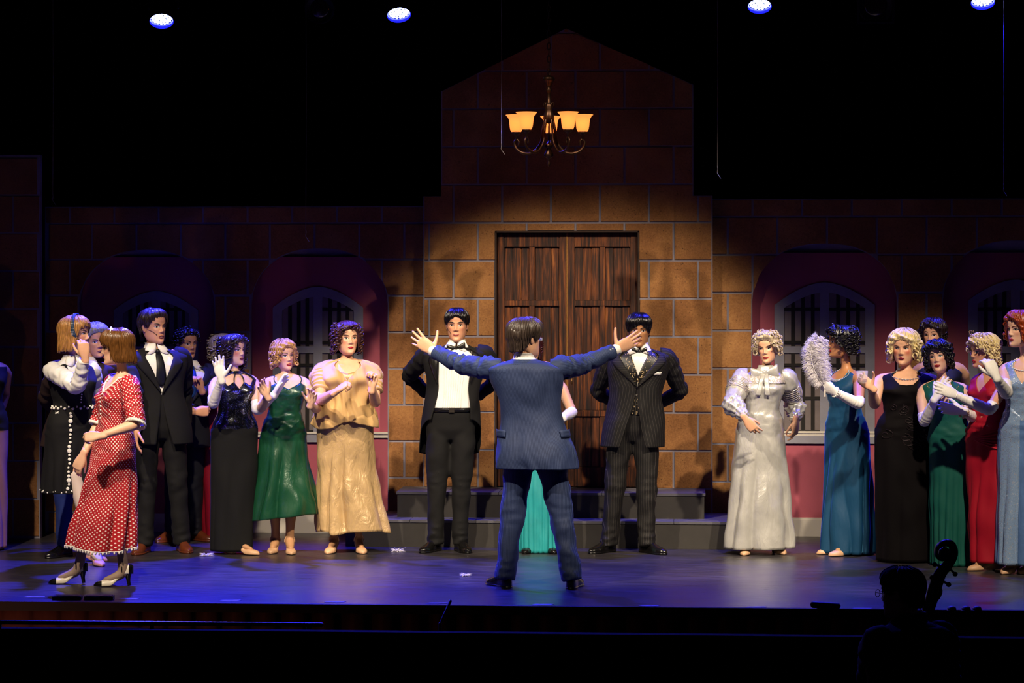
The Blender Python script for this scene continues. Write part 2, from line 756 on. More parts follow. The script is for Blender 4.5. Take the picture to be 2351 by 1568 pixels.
def wood_mat():
    m = mat('charred_door_wood', '4a2814', .5, 0, .4)
    n = N(m)
    co = n.co()
    oi = n.new('ShaderNodeObjectInfo')
    off = n.new('ShaderNodeVectorMath', operation='MULTIPLY_ADD')
    cmb = n.new('ShaderNodeCombineXYZ')
    for i in range(3):
        n.link(oi.outputs['Random'], cmb.inputs[i])
    n.link(cmb.outputs[0], off.inputs[0])
    off.inputs[1].default_value = (7, 3, 9)
    n.link(co, off.inputs[2])
    v = n.mapv(off.outputs[0], (11, 3, .55))
    g1 = n.noise(v, 1.6, 7, .68, 2.2)
    g2 = n.noise(n.mapv(off.outputs[0], (26, 6, .9)), 2.2, 4, .6, .8)
    g3 = n.noise(n.mapv(off.outputs[0], (5, 3, 1.6)), 2.0, 3, .5, .5)
    f = n.math('ADD', n.math('ADD', n.math('MULTIPLY', g1, .5), n.math('MULTIPLY', g2, .28)), n.math('MULTIPLY', g3, .22))
    n.base(n.ramp(f, [(.34, '080403'), (.43, '1c0d06'), (.50, '3c1d0b'), (.57, '6a3714'), (.68, 'a5642a')]))
    n.bump(f, .6, .006)
    return m


M_WOOD = wood_mat()

# floor, pit and surrounds
fl = G().box((-6.5, YE, -.06), (6.5, 5.2, 0)).build('floor', floor_mat(), smooth=False)
tag(fl, kind='structure')
nos = G().box((-6.5, YE - .035, -.05), (6.5, YE, .004)).build('trim_1', plain('stage_nosing', '2a1613', .7), smooth=False)
tag(nos, kind='structure')
pit = G().box((-7, -19.5, -1.25), (7, YE - .05, -1.15)).build('pit_floor', M_BLACKCLOTH, smooth=False)
tag(pit, kind='structure')
riser = G().box((-6.5, YE + .05, -1.15), (6.5, YE + .10, -.06)).build('wall_stage_front', M_BLACKCLOTH, smooth=False)
tag(riser, kind='structure')


def drape(name, x0, x1, y, z0, z1, pitch, amp, m, axis='x', rows=8, label=None, cat=None, kind=None, sharp=1.0):
    n = max(8, int((x1 - x0) / pitch * 12))
    xs = np.linspace(x0, x1, n)
    zs = np.linspace(z0, z1, rows)
    ph = xs / pitch * 2 * PI + .7 * np.sin(xs * 3.1)
    f = np.sin(ph)
    f = np.sign(f) * np.abs(f)**sharp
    Rg = np.array([np.stack([xs, y + amp * f * (1 - .35 * k / rows) + 0 * xs, np.full(n, z)], 1) for k, z in enumerate(zs)])
    if axis == 'y':
        Rg = Rg[..., [1, 0, 2]]
    o = G().grid(Rg, False).build(name, m, solid=.004)
    return tag(o, label, cat, None, kind)


drape('stage_skirt', -6.4, 6.4, YE - .02, -1.1, -.045, .17, .016, cloth('skirt_cloth', '5a2a1f', .9, .1), label='brown pleated cloth skirt hung along the stage front edge', cat='stage skirt', sharp=.35)
drape('wall_back', -7, 7, 4.6, 0, 6.2, .42, .06, M_BLACKCLOTH, kind='structure')
drape('wall_left', -3.0, 5.0, -6.1, 0, 6.2, .42, .06, M_BLACKCLOTH, 'y', kind='structure')
drape('wall_right', -3.0, 5.0, 6.1, 0, 6.2, .42, .06, M_BLACKCLOTH, 'y', kind='structure')
cl = G().box((-7, -3.2, 6.2), (7, 5, 6.3)).build('ceiling', M_BLACKCLOTH, smooth=False)
tag(cl, kind='structure')


def spans(x0, x1, z0, z1, lo, hi, brk):
    """pieces of the rectangle between the curves lo(x) and hi(x)"""
    e = 1e-5
    xs = {x0, x1}
    for b in brk:
        for q in (b - e, b + e):
            if x0 < q < x1:
                xs.add(q)
    xs |= set(np.linspace(x0, x1, 9))
    xs = sorted(xs)
    cur, out = [], []
    for x in xs:
        a, b = max(z0, lo(x)), min(z1, hi(x))
        if b - a > .004:
            cur.append((x, a, b))
        else:
            if len(cur) > 1:
                out.append(cur)
            cur = []
    if len(cur) > 1:
        out.append(cur)
    res = []
    for c in out:
        if c[-1][0] - c[0][0] < .012:
            continue
        if all(abs(q[1] - c[0][1]) < 1e-6 and abs(q[2] - c[0][2]) < 1e-6 for q in c):
            c = [c[0], c[-1]]
        bot = [(q[0], q[1]) for q in c]
        top = [(q[0], q[2]) for q in c][::-1]
        res.append(bot + top)
    return res


def shrink(poly, d):
    xs = [p[0] for p in poly]
    zs = [p[1] for p in poly]
    cx, cz = (min(xs) + max(xs)) / 2, (min(zs) + max(zs)) / 2
    hx, hz = max((max(xs) - min(xs)) / 2, .01), max((max(zs) - min(zs)) / 2, .01)
    return [(cx + (x - cx) * max(.2, 1 - d / hx), cz + (z - cz) * max(.2, 1 - d / hz)) for x, z in poly]


rgB = random.Random(5)


def stone_flat(name, x0, x1, zt, lo, hi, brk, y, zr, rh, bw, shift, depth=.06, kind='structure'):
    g = G()
    for poly in spans(x0, x1, 0, zt, lo, hi, list(brk) + list(np.linspace(x0, x1, 200))):
        g.prism(poly, y + .006, y + depth)
    w = g.build(name, M_JOINT, smooth=False)
    tag(w, kind=kind)
    r0 = math.floor((0 - zr) / rh)
    for r in range(r0, int((zt - zr) / rh) + 2):
        za, zb = max(0.0, zr + r * rh), min(zt, zr + (r + 1) * rh)
        if zb - za < .02:
            continue
        sft = shift + (r % 2) * bw / 2
        k0 = math.floor((x0 - sft) / bw)
        for k in range(k0, int((x1 - sft) / bw) + 2):
            a, b = max(x0, sft + k * bw), min(x1, sft + (k + 1) * bw)
            if b - a < .03:
                continue
            for poly in spans(a, b, za, zb, lo, hi, brk):
                pr = rgB.uniform(0, .003)
                G().prism(shrink(poly, .0085), y - pr, y + .012).build('stone_block', M_STONE, w, smooth=False)
    return w


# door portal with a gable
pl, pr_ = X(972, YP), X(1636, YP)
gl, gr_ = X(1013, YP), X(1592, YP)
ax_, az_ = on_y(1300, 65, YP)
zsh = Z(450, YP)
zgl, zgr = on_y(1013, 210, YP)[1], on_y(1592, 194, YP)[1]
dl, dr_ = X(1137, YP), X(1467, YP)
ZD0, ZD1 = .385, Z(531, YP, 1300)


def hi_portal(x):
    if x < gl or x > gr_:
        return zsh
    if x < ax_:
        return zgl + (az_ - zgl) * (x - gl) / (ax_ - gl)
    return zgr + (az_ - zgr) * (gr_ - x) / (gr_ - ax_)


RH = 87.0 / (F / 18.83)
ZR = Z(1035, YP, 1550)
wp = stone_flat('wall_portal', pl, pr_, az_, lambda x: ZD1 if dl < x < dr_ else 0.0, hi_portal, (gl, gr_, dl, dr_, ax_), YP, ZR, RH, X(1603, YP) - X(1490, YP), X(1603, YP), depth=.15)

# side flats with arched openings
ARCH = {}


def arches(lst):
    out = []
    for a, b, sp, ap in lst:
        xa, xb = X(a, YF), X(b, YF)
        out.append((xa, xb, Z(sp, YF, (a + b) / 2), Z(ap, YF, (a + b) / 2)))
    return out


def lo_arch(ar):
    def f(x):
        for xa, xb, zs, za in ar:
            if xa < x < xb:
                u = (x - (xa + xb) / 2) / ((xb - xa) / 2)
                return zs + (za - zs) * math.sqrt(max(0, 1 - abs(u)**2.3))
        return 0.0
    return f


AL = arches([(180, 492, 700, 575), (575, 890, 700, 571)])
AR = arches([(1727, 2060, 690, 560), (2165, 2500, 690, 553)])
bwF = 104 / (F / 19.0)
stone_flat('wall_flat_left', X(103, YF), pl + .05, Z(474, YF, 500), lo_arch(AL), lambda x: 9, [q for a in AL for q in a[:2]], YF, Z(596, YF, 500), RH * .97, bwF, X(415, YF))
stone_flat('wall_flat_right', pr_ - .05, X(2620, YF), Z(456, YF, 2000), lo_arch(AR), lambda x: 9, [q for a in AR for q in a[:2]], YF, Z(585, YF, 1900), RH, bwF * 1.08, X(1671, YF))
# stone leg flat far stage right, half lit
stone_flat('wall_wing_left', X(-120, .55), X(92, .55), 2.9, lambda x: 0, lambda x: 9, [], .55, Z(884, .55, 40), RH, bwF * 1.1, X(30, .55))

# pink wall behind the arches
for nm, a, b, ztop in (('wall_pink_left', 150, 960, 590), ('wall_pink_right', 1660, 2560, 580)):
    zt = Z(ztop, YK, (a + b) / 2)
    g = G().box((X(a, YK), YK, 0), (X(b, YK), YK + .04, zt))
    tag(g.build(nm, M_PINK, smooth=False), kind='structure')
    # pale header board above the pink wall, seen in the arch heads
    hb = G().box((X(a, YK), YK + .05, zt - .05), (X(b, YK), YK + .07, zt + .35)).build('trim_header', plain('pale_header_board', '8f8794', .8), smooth=False)
    tag(hb, kind='structure')
    bb = G().box((X(a, YK), YK - .018, 0), (X(b, YK), YK, .128))
    bb.box((X(a, YK), YK - .012, .128), (X(b, YK), YK, .142))
    tag(bb.build('baseboard_' + nm[10:], M_TRIM, smooth=False), kind='structure')
    zc = Z(997, YK, (a + b) / 2)
    cr = G().box((X(a, YK), YK - .018, zc - .022), (X(b, YK), YK, zc + .022))
    cr.box((X(a, YK), YK - .026, zc + .006), (X(b, YK), YK, zc + .016))
    tag(cr.build('trim_chair_rail', M_TRIM, smooth=False), kind='structure')


def arched_window(i, xl, xr, spring, peak, bot):
    """grey frame, four dull panes, black bars"""
    c = (xl + xr) / 2
    x0, x1 = X(xl, YK), X(xr, YK)
    zs, zp, zb = Z(spring, YK, c), Z(peak, YK, c), Z(bot, YK, c)
    fw = .072
    y0, y1 = YK - .016, YK

    def top(x):
        u = (x - (x0 + x1) / 2) / ((x1 - x0) / 2)
        return zs + (zp - zs) * max(0, 1 - abs(u)**1.7)
    w = bpy.data.objects.new('window_%d' % i, None)
    COL.objects.link(w)
    w.location = ((x0 + x1) / 2, YK, zb)
    tag(w, kind='structure')
    off = -np.array([(x0 + x1) / 2, YK, zb])

    def put(g, name, m):
        M = np.eye(4)
        M[:3, 3] = off
        g.xf(M)
        return g.build(name, m, w, smooth=False)
    for a, b in ((x0, x0 + fw), (x1 - fw, x1)):
        put(G().prism([(a, zb), (b, zb), (b, top(b)), (a, top(a))], y0, y1), 'window_frame', M_FRAME)
    xs = np.linspace(x0 + fw, x1 - fw, 25)
    put(G().prism([(x, top(x) - fw * 1.05) for x in xs] + [(x, top(x)) for x in xs[::-1]], y0, y1), 'window_frame', M_FRAME)
    put(G().box((x0 + fw, y0 - .006, zb), (x1 - fw, y1, zb + fw * .8)), 'window_sill', M_FRAME)
    xm, hw = (x0 + x1) / 2, .034
    zt = Z(803, YK, c)
    put(G().box((xm - hw, y0 + .001, zb + fw * .8), (xm + hw, y1, top(xm) - fw)), 'mullion', M_FRAME)
    for a, b in ((x0 + fw, xm - hw), (xm + hw, x1 - fw)):
        put(G().box((a, y0 + .001, zt - .026), (b, y1, zt + .026)), 'transom', M_FRAME)
        xs = np.linspace(a, b, 14)
        put(G().prism([(a, zt + .026), (b, zt + .026)] + [(x, top(x) - fw * .98) for x in xs[::-1]], y1 - .006, y1 - .002), 'pane', M_PANE)
        put(G().box((a, y1 - .006, zb + fw * .8), (b, y1 - .002, zt - .026)), 'pane', M_PANE)
        for f_ in (.25, .53, .80):
            x = a + (b - a) * f_
            put(G().box((x - .014, y1 - .012, zb + fw * .8), (x + .014, y1 - .006, top(x) - fw)), 'bar', M_BAR)
        for py in (710, 786, 838, 914, 991):
            z = Z(py, YK, c)
            if z < top(a) - fw:
                put(G().box((a, y1 - .0135, z - .012), (b, y1 - .0065, z + .012)), 'bar', M_BAR)
    return w


arched_window(1, 262, 456, 712, 668, 1012)
arched_window(2, 627, 834, 706, 658, 1015)
arched_window(3, 1778, 2008, 700, 648, 1018)
arched_window(4, 2222, 2440, 690, 642, 1018)


# doors
def door(i, xa, xb, flip):
    y = YP + .055
    w = bpy.data.objects.new('door_%d' % i, None)
    COL.objects.link(w)
    w.location = (xa, y, ZD0)
    tag(w, kind='structure')
    W_, H_ = xb - xa, ZD1 - .012 - ZD0

    def bx(name, x0, x1, z0, z1, ya, yb):
        e = .004
        g = G()
        g.box((x0, ya + e, z0), (x1, yb, z1))
        g.box((x0 + e, ya, z0 + e), (x1 - e, ya + e, z1 - e))
        return g.build(name, M_WOOD, w, smooth=False)
    st = .055
    zz = [0, Z(1073, YP, 1300) - ZD0, Z(957, YP, 1300) - ZD0, Z(943, YP, 1300) - ZD0, Z(703, YP, 1300) - ZD0, Z(690, YP, 1300) - ZD0, Z(567, YP, 1300) - ZD0, H_]
    bx('stile', .002, st, 0, H_, -.012, .03)
    bx('stile', W_ - st, W_ - .002, 0, H_, -.012, .03)
    for a, b in ((0, 1), (2, 3), (4, 5), (6, 7)):
        bx('rail', st, W_ - st, zz[a], zz[b], -.010, .03)
    mid = (st + W_ - st) / 2
    for a, b in ((1, 2), (3, 4), (5, 6)):
        bx('muntin', mid - .020, mid + .020, zz[a], zz[b], -.008, .03)
        for p, q in ((st, mid - .020), (mid + .020, W_ - st)):
            k = 3
            for j in range(k):
                d = (q - p) / k
                bx('plank', p + j * d + .001, p + (j + 1) * d - .001, zz[a], zz[b], .006 + .002 * ((j + i) % 2), .03)
    g = tube([(W_ - .035 if not flip else .035, -.014, Z(875, YP) - ZD0 + .02), (W_ - .035 if not flip else .035, -.03, Z(875, YP) - ZD0), (W_ - .035 if not flip else .035, -.014, Z(875, YP) - ZD0 - .02)], [.004, .004], 6, n=8)
    g.build('door_handle', mat('door_ring', '8a6a44', .4, .8), w)
    return w


xm = X(1301, YP)
door(1, dl + .012, xm - .003, False)
door(2, xm + .003, dr_ - .012, True)
fr = G().box((dl - .004, YP - .004, ZD0), (dl + .010, YP + .06, ZD1)).box((dr_ - .010, YP - .004, ZD0), (dr_ + .004, YP + .06, ZD1)).box((dl, YP - .004, ZD1 - .010), (dr_, YP + .06, ZD1 + .004))
tag(fr.build('trim_door_frame', plain('dark_door_frame', '2b1a10', .6), smooth=False), kind='structure')
tag(G().box((xm - .0025, YP + .040, ZD0), (xm + .0025, YP + .046, ZD1 - .012)).build('trim_door_gap', plain('door_edge', 'a8743c', .5), smooth=False), kind='structure')
tag(G().box((dl, YP + .10, 0), (dr_, YP + .12, ZD1)).build('wall_behind_door', M_BLACKCLOTH, smooth=False), kind='structure')


# steps
def platform(name, x0, x1, y0, y1, z0, z1, label):
    o = empty(name, ((x0 + x1) / 2, y0, z0), 0, label, 'step')
    M = np.eye(4)
    M[:3, 3] = -np.array(o.location)
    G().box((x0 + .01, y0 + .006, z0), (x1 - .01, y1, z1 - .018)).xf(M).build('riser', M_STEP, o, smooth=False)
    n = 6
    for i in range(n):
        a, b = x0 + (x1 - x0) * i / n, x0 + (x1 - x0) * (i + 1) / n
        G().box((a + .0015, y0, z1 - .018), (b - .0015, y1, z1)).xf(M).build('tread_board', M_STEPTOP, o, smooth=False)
    return o


Y2 = .35
Y1 = .13
platform('platform_step', X(790, Y1), X(1700, Y1), Y1, YP - .004, 0, .197, 'low wide grey platform step resting on the stage floor')
platform('platform_step', X(909, Y2), X(1620, Y2), Y2, YP - .004, .197, .384, 'upper grey platform step directly below the wooden double doors')

# ------------------------------------------------------------------ rigging and lights
M_STEEL = mat('dark_steel', '14141a', .5, .6)
pipe_z = 4.42
tb = tube([(-6, .62, pipe_z), (6, .62, pipe_z)], [.024, .024], 12)
tag(tb.build('lighting_pipe', M_STEEL), 'long horizontal steel pipe carrying the stage lights overhead', 'pipe')
M_LED = mat('lit_led', 'c8d8ff', .3, emit=(.45, .55, 1.0), estr=11)
M_LENS = mat('blue_lens_ring', '0a0a30', .15, emit=(.012, .016, 1.0), estr=1.3)
M_LEDGAP = mat('led_plate', '05051a', .4)
LAMPN = ['leftmost of the four glowing blue stage lamps, above the gowned group', 'second glowing blue stage lamp from the left, left of the gable', 'third glowing blue stage lamp from the left, right of the gable', 'rightmost glowing blue stage lamp, cut by the top edge']


def led_lamp(i, px, py, tx, power):
    p = W(px, py, 18.45)
    o = empty('stage_lamp', p, 0, LAMPN[i], 'stage lamp', 'glowing blue stage lamps')
    # faces downstage and down
    d = nrm(np.array([tx, -.52, -.85]))
    Mz = np.eye(4)
    a = nrm(np.cross([0, 0, 1.0], d))
    Mz[:3, 0], Mz[:3, 1], Mz[:3, 2] = a, np.cross(d, a), d
    lathe([(.070, -.24), (.085, -.20), (.088, -.03), (.092, -.012), (.092, .006)], 28).xf(Mz).build('can', M_STEEL, o)
    lathe([(.0895, -.004), (.092, .036), (.0885, .037)], 28, caps=(False, False)).xf(Mz).build('bezel', M_STEEL, o)
    lathe([(.0885, .037), (.083, .033), (.080, .002)], 28, caps=(False, False)).xf(Mz).build('lens_ring', M_LENS, o)
    lathe([(.078, .001), (.078, .004)], 28).xf(Mz).build('led_plate', M_LEDGAP, o)
    for rr, nn in ((.0, 1), (.024, 6), (.046, 12), (.067, 17)):
        for k in range(nn):
            an = 2 * PI * k / nn + rr * 20
            G().merge(ball((rr * math.cos(an), rr * math.sin(an), .007), (.0108, .0108, .006), 10, 5)).xf(Mz).build('led', M_LED, o)
    yo = []
    for q in np.linspace(0, PI, 13):
        yo.append(np.array([.112 * math.cos(q), 0, .0]) + np.array([0, 0, .16 * math.sin(q)]))
    tube(np.array(yo) + [0, .06, .07], [(.004, .014), (.004, .014)], 6, (0, 1, 0)).build('yoke', M_STEEL, o)
    tube([(0, .06, .2), (0, .62 - p[1], pipe_z - p[2] - .042)], [.014, .014], 8).build('clamp', M_STEEL, o)
    l = bpy.data.lights.new('blue_lamp', 'SPOT')
    l.energy, l.color, l.spot_size, l.spot_blend, l.shadow_soft_size = power, BLUE, R(76), .6, .07
    lo = bpy.data.objects.new('blue_lamp', l)
    COL.objects.link(lo)
    lo.parent = o
    lo.location = d * .03
    lo.rotation_euler = Vector(d).to_track_quat('-Z', 'Y').to_euler()
    return o


led_lamp(0, 371, 40, .10, 4200)
led_lamp(1, 915, 26, .14, 1100)
led_lamp(2, 1744, 6, .0, 900)
led_lamp(3, 2256, -3, .0, 650)
# two unlit fixtures
for px, py, sz, lb in ((735, 18, .10, 'unlit dark round stage lamp between the two left blue lamps'), (2010, 10, .12, 'unlit dark square-framed stage lamp at the upper right')):
    p = W(px, py, 18.4)
    o = empty('stage_lamp', p, 0, lb, 'stage lamp', 'unlit stage lamps')
    d = nrm(np.array([0, -.9, -.25]))
    Mz = np.eye(4)
    a = nrm(np.cross([0, 0, 1.0], d))
    Mz[:3, 0], Mz[:3, 1], Mz[:3, 2] = a, np.cross(d, a), d
    lathe([(.6 * sz, -.28), (.9 * sz, -.2), (sz, 0), (sz * 1.15, .03), (sz * 1.12, .05), (sz * .95, .03)], 26).xf(Mz).build('can', M_STEEL, o)
    lathe([(sz * .94, .02), (sz * .6, .034), (.002, .04)], 26).xf(Mz).build('lens', mat('dull_lens', '2a2018', .12, .2), o)
    if sz > .11:
        G().box((-sz * 1.15, -sz * 1.15, .05), (sz * 1.15, -sz * 1.0, .06)).box((-sz * 1.15, sz * 1.0, .05), (sz * 1.15, sz * 1.15, .06)).box((-sz * 1.15, -sz, .05), (-sz, sz, .06)).box((sz, -sz, .05), (sz * 1.15, sz, .06)).xf(Mz).build('colour_frame', M_STEEL, o, smooth=False)
    tube([(0, .05, .05), (0, .62 - p[1], pipe_z - p[2] - .042)], [.014, .014], 8).build('clamp', M_STEEL, o)

# hanging wires with hooks
M_WIRE = mat('bare_wire', '8d8a86', .5, .6)
for px, y0, y1, dep, lb in ((122, -60, 462, 18.5, 'thin bare wire hanging above the far left end of the set'), (703, -60, 545, 18.2, 'thin hooked wire hanging above the second pink arch'),
                            (1152, -60, 345, 17.6, 'thin wire hanging just left of the chandelier'), (1648, -60, 400, 18.0, 'thin wire hanging right of the gable'), (2305, -60, 440, 18.3, 'thin wire hanging above the far right arch')):
    a, b = W(px, y0, dep), W(px - 1, y1, dep)
    o = empty('hanging_wire', b, 0, lb, 'wire', 'thin wires hanging from above')
    pts = [np.array([0, 0, .05]), np.array([.004, 0, (a[2] - b[2]) * .5]), np.array([0, 0, a[2] - b[2]])]
    tube(pts, [.0022, .0022], 5, n=12).build('wire', M_WIRE, o)
    hk = [np.array([0, 0, .055]), np.array([.004, 0, .03]), np.array([-.006, 0, .01]), np.array([.008, 0, -.006]), np.array([.024, 0, -.03])]
    tube(hk, [.003, .002], 5, n=14).build('hook', M_WIRE, o)

# ------------------------------------------------------------------ chandelier
DCH = 17.2
CH = W(1260, 300, DCH)
M_BRONZE = mat('dark_bronze', '3a261a', .38, .85)
sh = mat('amber_glass_shade', 'e8a860', .5, 0, .4)
nn = N(sh)
shb = nn.b
shb.inputs['Transmission Weight'].default_value = .0
tr = nn.new('ShaderNodeBsdfTranslucent')
tr.inputs['Color'].default_value = (*lin('ffb050'), 1)
df = nn.new('ShaderNodeBsdfDiffuse')
df.inputs['Color'].default_value = (*lin('e09040'), 1)
mx = nn.new('ShaderNodeMixShader')
mx.inputs[0].default_value = .35
nn.link(tr.outputs[0], mx.inputs[1])
nn.link(df.outputs[0], mx.inputs[2])
em = nn.new('ShaderNodeEmission')
em.inputs['Color'].default_value = (1.0, .43, .12, 1)
em.inputs['Strength'].default_value = .62
ad = nn.new('ShaderNodeAddShader')
nn.link(mx.outputs[0], ad.inputs[0])
nn.link(em.outputs[0], ad.inputs[1])
nn.link(ad.outputs[0], sh.node_tree.nodes['Material Output'].inputs['Surface'])
ch = empty('chandelier', CH, 0, 'bronze five-arm chandelier with glowing amber glass shades hanging before the gable', 'chandelier')
pz = (F / DCH)


def zz(py):
    return (300 - py) / pz


lathe([(.004, zz(178) + .02), (.040, zz(178)), (.042, zz(184)), (.030, zz(187)), (.028, zz(191)), (.018, zz(197)), (.012, zz(203)), (.022, zz(207)), (.014, zz(211)), (.011, zz(214)), (.013, zz(235)), (.020, zz(238)), (.030, zz(244)), (.022, zz(252)), (.034, zz(262)), (.040, zz(272)), (.028, zz(280)), (.006, zz(284))], 24).build('column', M_BRONZE, ch)
lathe([(.004, zz(322)), (.010, zz(328)), (.030, zz(333)), (.024, zz(338)), (.014, zz(342)), (.030, zz(352)), (.034, zz(358)), (.020, zz(362)), (.008, zz(366)), (.006, zz(371)), (.010, zz(375)), (.006, zz(381)), (.001, zz(384))], 24).build('finial', M_BRONZE, ch)
tube([(0, 0, zz(290)), (0, 0, zz(330))], [.006, .006], 8).build('rod', M_BRONZE, ch)
ang0 = [R(a) for a in (90, 162, 234, 306, 18)]
for k, a in enumerate(ang0):
    cx_, sy_ = math.cos(a), math.sin(a)
    RA = .243

    def rz(pts):
        return np.array([(r * cx_, r * sy_, z) for r, z in pts])
    arm = rz([(.030, zz(276)), (.045, zz(300)), (.055, zz(325)), (.10, zz(345)), (.15, zz(352)), (.21, zz(348)), (.247, zz(338)), (.257, zz(326)), (.240, zz(319)), (.224, zz(324)), (.226, zz(332))])
    tube(spl(np.linspace(0, 1, len(arm)), arm, np.linspace(0, 1, 40)), [(.006, .010), (.006, .010), (.006, .010), (.005, .008), (.004, .006)], 8, (-sy_, cx_, 0)).build('arm', M_BRONZE, ch)
    so = empty('lamp_holder', (RA * cx_, RA * sy_, zz(302)))
    so.parent = ch
    ob = lathe([(.006, zz(321) - zz(302)), (.008, zz(312) - zz(302)), (.016, zz(308) - zz(302)), (.030, zz(305) - zz(302)), (.033, .0), (.030, .004)], 18)
    ob.build('cup', M_BRONZE, so)
    pf = [(.030, .002), (.036, .006), (.042, .020), (.046, .045), (.048, .070), (.052, .092), (.061, .108), (.072, .118), (.0735, .121), (.070, .119), (.058, .106), (.049, .090), (.045, .068), (.043, .045), (.038, .020), (.030, .008)]
    so2 = lathe(pf, 32, caps=(False, False)).build('shade', sh, so)
    bl = ball((0, 0, .045), (.013, .013, .022), 10, 7)
    bl.build('bulb', mat('glowing_bulb', 'ffd090', .4, emit=(1.0, .55, .2), estr=3), so)
    L_ = bpy.data.lights.new('bulb_light', 'POINT')
    L_.energy, L_.color, L_.shadow_soft_size = .06, (1.0, .66, .34), .022
    lo = bpy.data.objects.new('bulb_light', L_)
    COL.objects.link(lo)
    lo.parent = so
    lo.location = (0, 0, .072)
# chain of links
for k in range(16):
    q = zz(178) + .02 + k * .044
    th = np.linspace(0, 2 * PI, 13)
    c_ = np.stack([.010 * np.cos(th), 0 * th, .027 * np.sin(th) + q + .02], 1)
    if k % 2:
        c_ = c_[:, [1, 0, 2]]
    tube(c_, [.003, .003], 5, (.3, .5, .1), ends=False).build('chain_link', M_BRONZE, ch)
for k in range(5):
    a = R(18 + 72 * k)
    arm = np.array([(r * math.cos(a), r * math.sin(a), z) for r, z in ((.012, zz(240)), (.028, zz(234)), (.040, zz(237)), (.036, zz(243)))])
    tube(arm, [.004, .003], 6, n=10).build('leaf_scroll', M_BRONZE, ch)

# ------------------------------------------------------------------ people
# head profile: height, half width, reach to the front, reach to the back
HZ = np.array([-.115, -.111, -.102, -.087, -.066, -.045, -.02, .0, .022, .046, .070, .090, .104, .113])
HW = np.array([.012, .025, .037, .048, .056, .061, .066, .069, .0715, .0725, .067, .054, .034, .008])
HF = np.array([.070, .083, .089, .0885, .087, .088, .089, .088, .0905, .093, .086, .069, .043, .010])
HB = np.array([-.050, -.034, -.012, .022, .050, .068, .085, .095, .101, .102, .094, .077, .050, .013])


def head_feat(x, z, male):
    ax = np.abs(x)
    d = -.0075 * np.exp(-((ax - .031) / .014)**2 - ((z - .001) / .011)**2)
    d += .0030 * np.exp(-((ax - .026) / .022)**2 - ((z - .020) / .007)**2) * (1.4 if male else .8)
    d += .0035 * np.exp(-((ax - .046) / .016)**2 - ((z + .020) / .014)**2)
    pr = np.interp(z, [-.043, -.038, -.034, -.028, -.012, .004, .016, .024], [0, .006, .0145, .0195, .0125, .006, .0015, 0])
    wd = np.interp(z, [-.043, -.034, -.022, .0, .02], [.015, .0135, .0085, .0065, .009])
    d += pr * np.exp(-(ax / wd)**2)
    d += .0045 * np.exp(-((ax - .013) / .006)**2 - ((z + .034) / .006)**2)
    d += .0045 * np.exp(-(ax / .021)**2 - ((z + .062) / .011)**2)
    d += -.0032 * np.exp(-(ax / .02)**2 - ((z + .079) / .006)**2)
    d += .0045 * np.exp(-(ax / .018)**2 - ((z + .098) / .011)**2)
    return d


class Head:
    def __init__(s, male=False, jaw=1.0, wide=1.0):
        s.male = male
        s.jaw, s.wide = jaw * (1.07 if male else 1.0), wide

    def whb(s, z):
        w = spl(HZ, HW, z) * s.wide
        w = w * (1 + (s.jaw - 1) * sstep(-.02, -.07, z))
        return w, spl(HZ, HF, z), spl(HZ, HB, z)

    def ring(s, z, ph):
        """ph from the front (0) towards the person's left"""
        z, ph = np.broadcast_arrays(np.asarray(z, float), np.asarray(ph, float))
        w, f, b = s.whb(z)
        sn, cs = np.sin(ph), np.cos(ph)
        x = w * sn
        y = np.where(cs >= 0, -f * np.maximum(0, 1 - np.abs(sn)**2.35)**.5, b * np.maximum(0, 1 - np.abs(sn)**2.2)**.5)
        fr = sstep(.15, .45, cs)
        y = y - head_feat(x, z, s.male) * fr
        return np.stack([x, y, z], -1)

    def face_y(s, x, z):
        w, f, _ = s.whb(z)
        q = np.clip(np.abs(x) / w, 0, .98)
        return -f * (1 - q**2.35)**.5 - head_feat(x, z, s.male)

    def geo(s):
        z = np.concatenate([np.linspace(-.115, .03, 40), np.linspace(.035, .113, 18)])
        u = np.linspace(-1, 1, 64, endpoint=False)
        ph = PI * (.55 * u + .45 * u**3)
        return G().grid(s.ring(z[:, None], ph[None, :]), True, (True, True))


def mat4(Rm, t):
    M = np.eye(4)
    M[:3, :3] = Rm
    M[:3, 3] = t
    return M


def rotz(a):
    c, s_ = math.cos(a), math.sin(a)
    return np.array([[c, -s_, 0], [s_, c, 0], [0, 0, 1.0]])


def rotx(a):
    c, s_ = math.cos(a), math.sin(a)
    return np.array([[1, 0, 0], [0, c, -s_], [0, s_, c]])


def roty(a):
    c, s_ = math.cos(a), math.sin(a)
    return np.array([[c, 0, s_], [0, 1, 0], [-s_, 0, c]])


def rotax(v, axis, a):
    axis = nrm(axis)
    v = np.asarray(v, float)
    return v * math.cos(a) + np.cross(axis, v) * math.sin(a) + axis * (axis @ v) * (1 - math.cos(a))


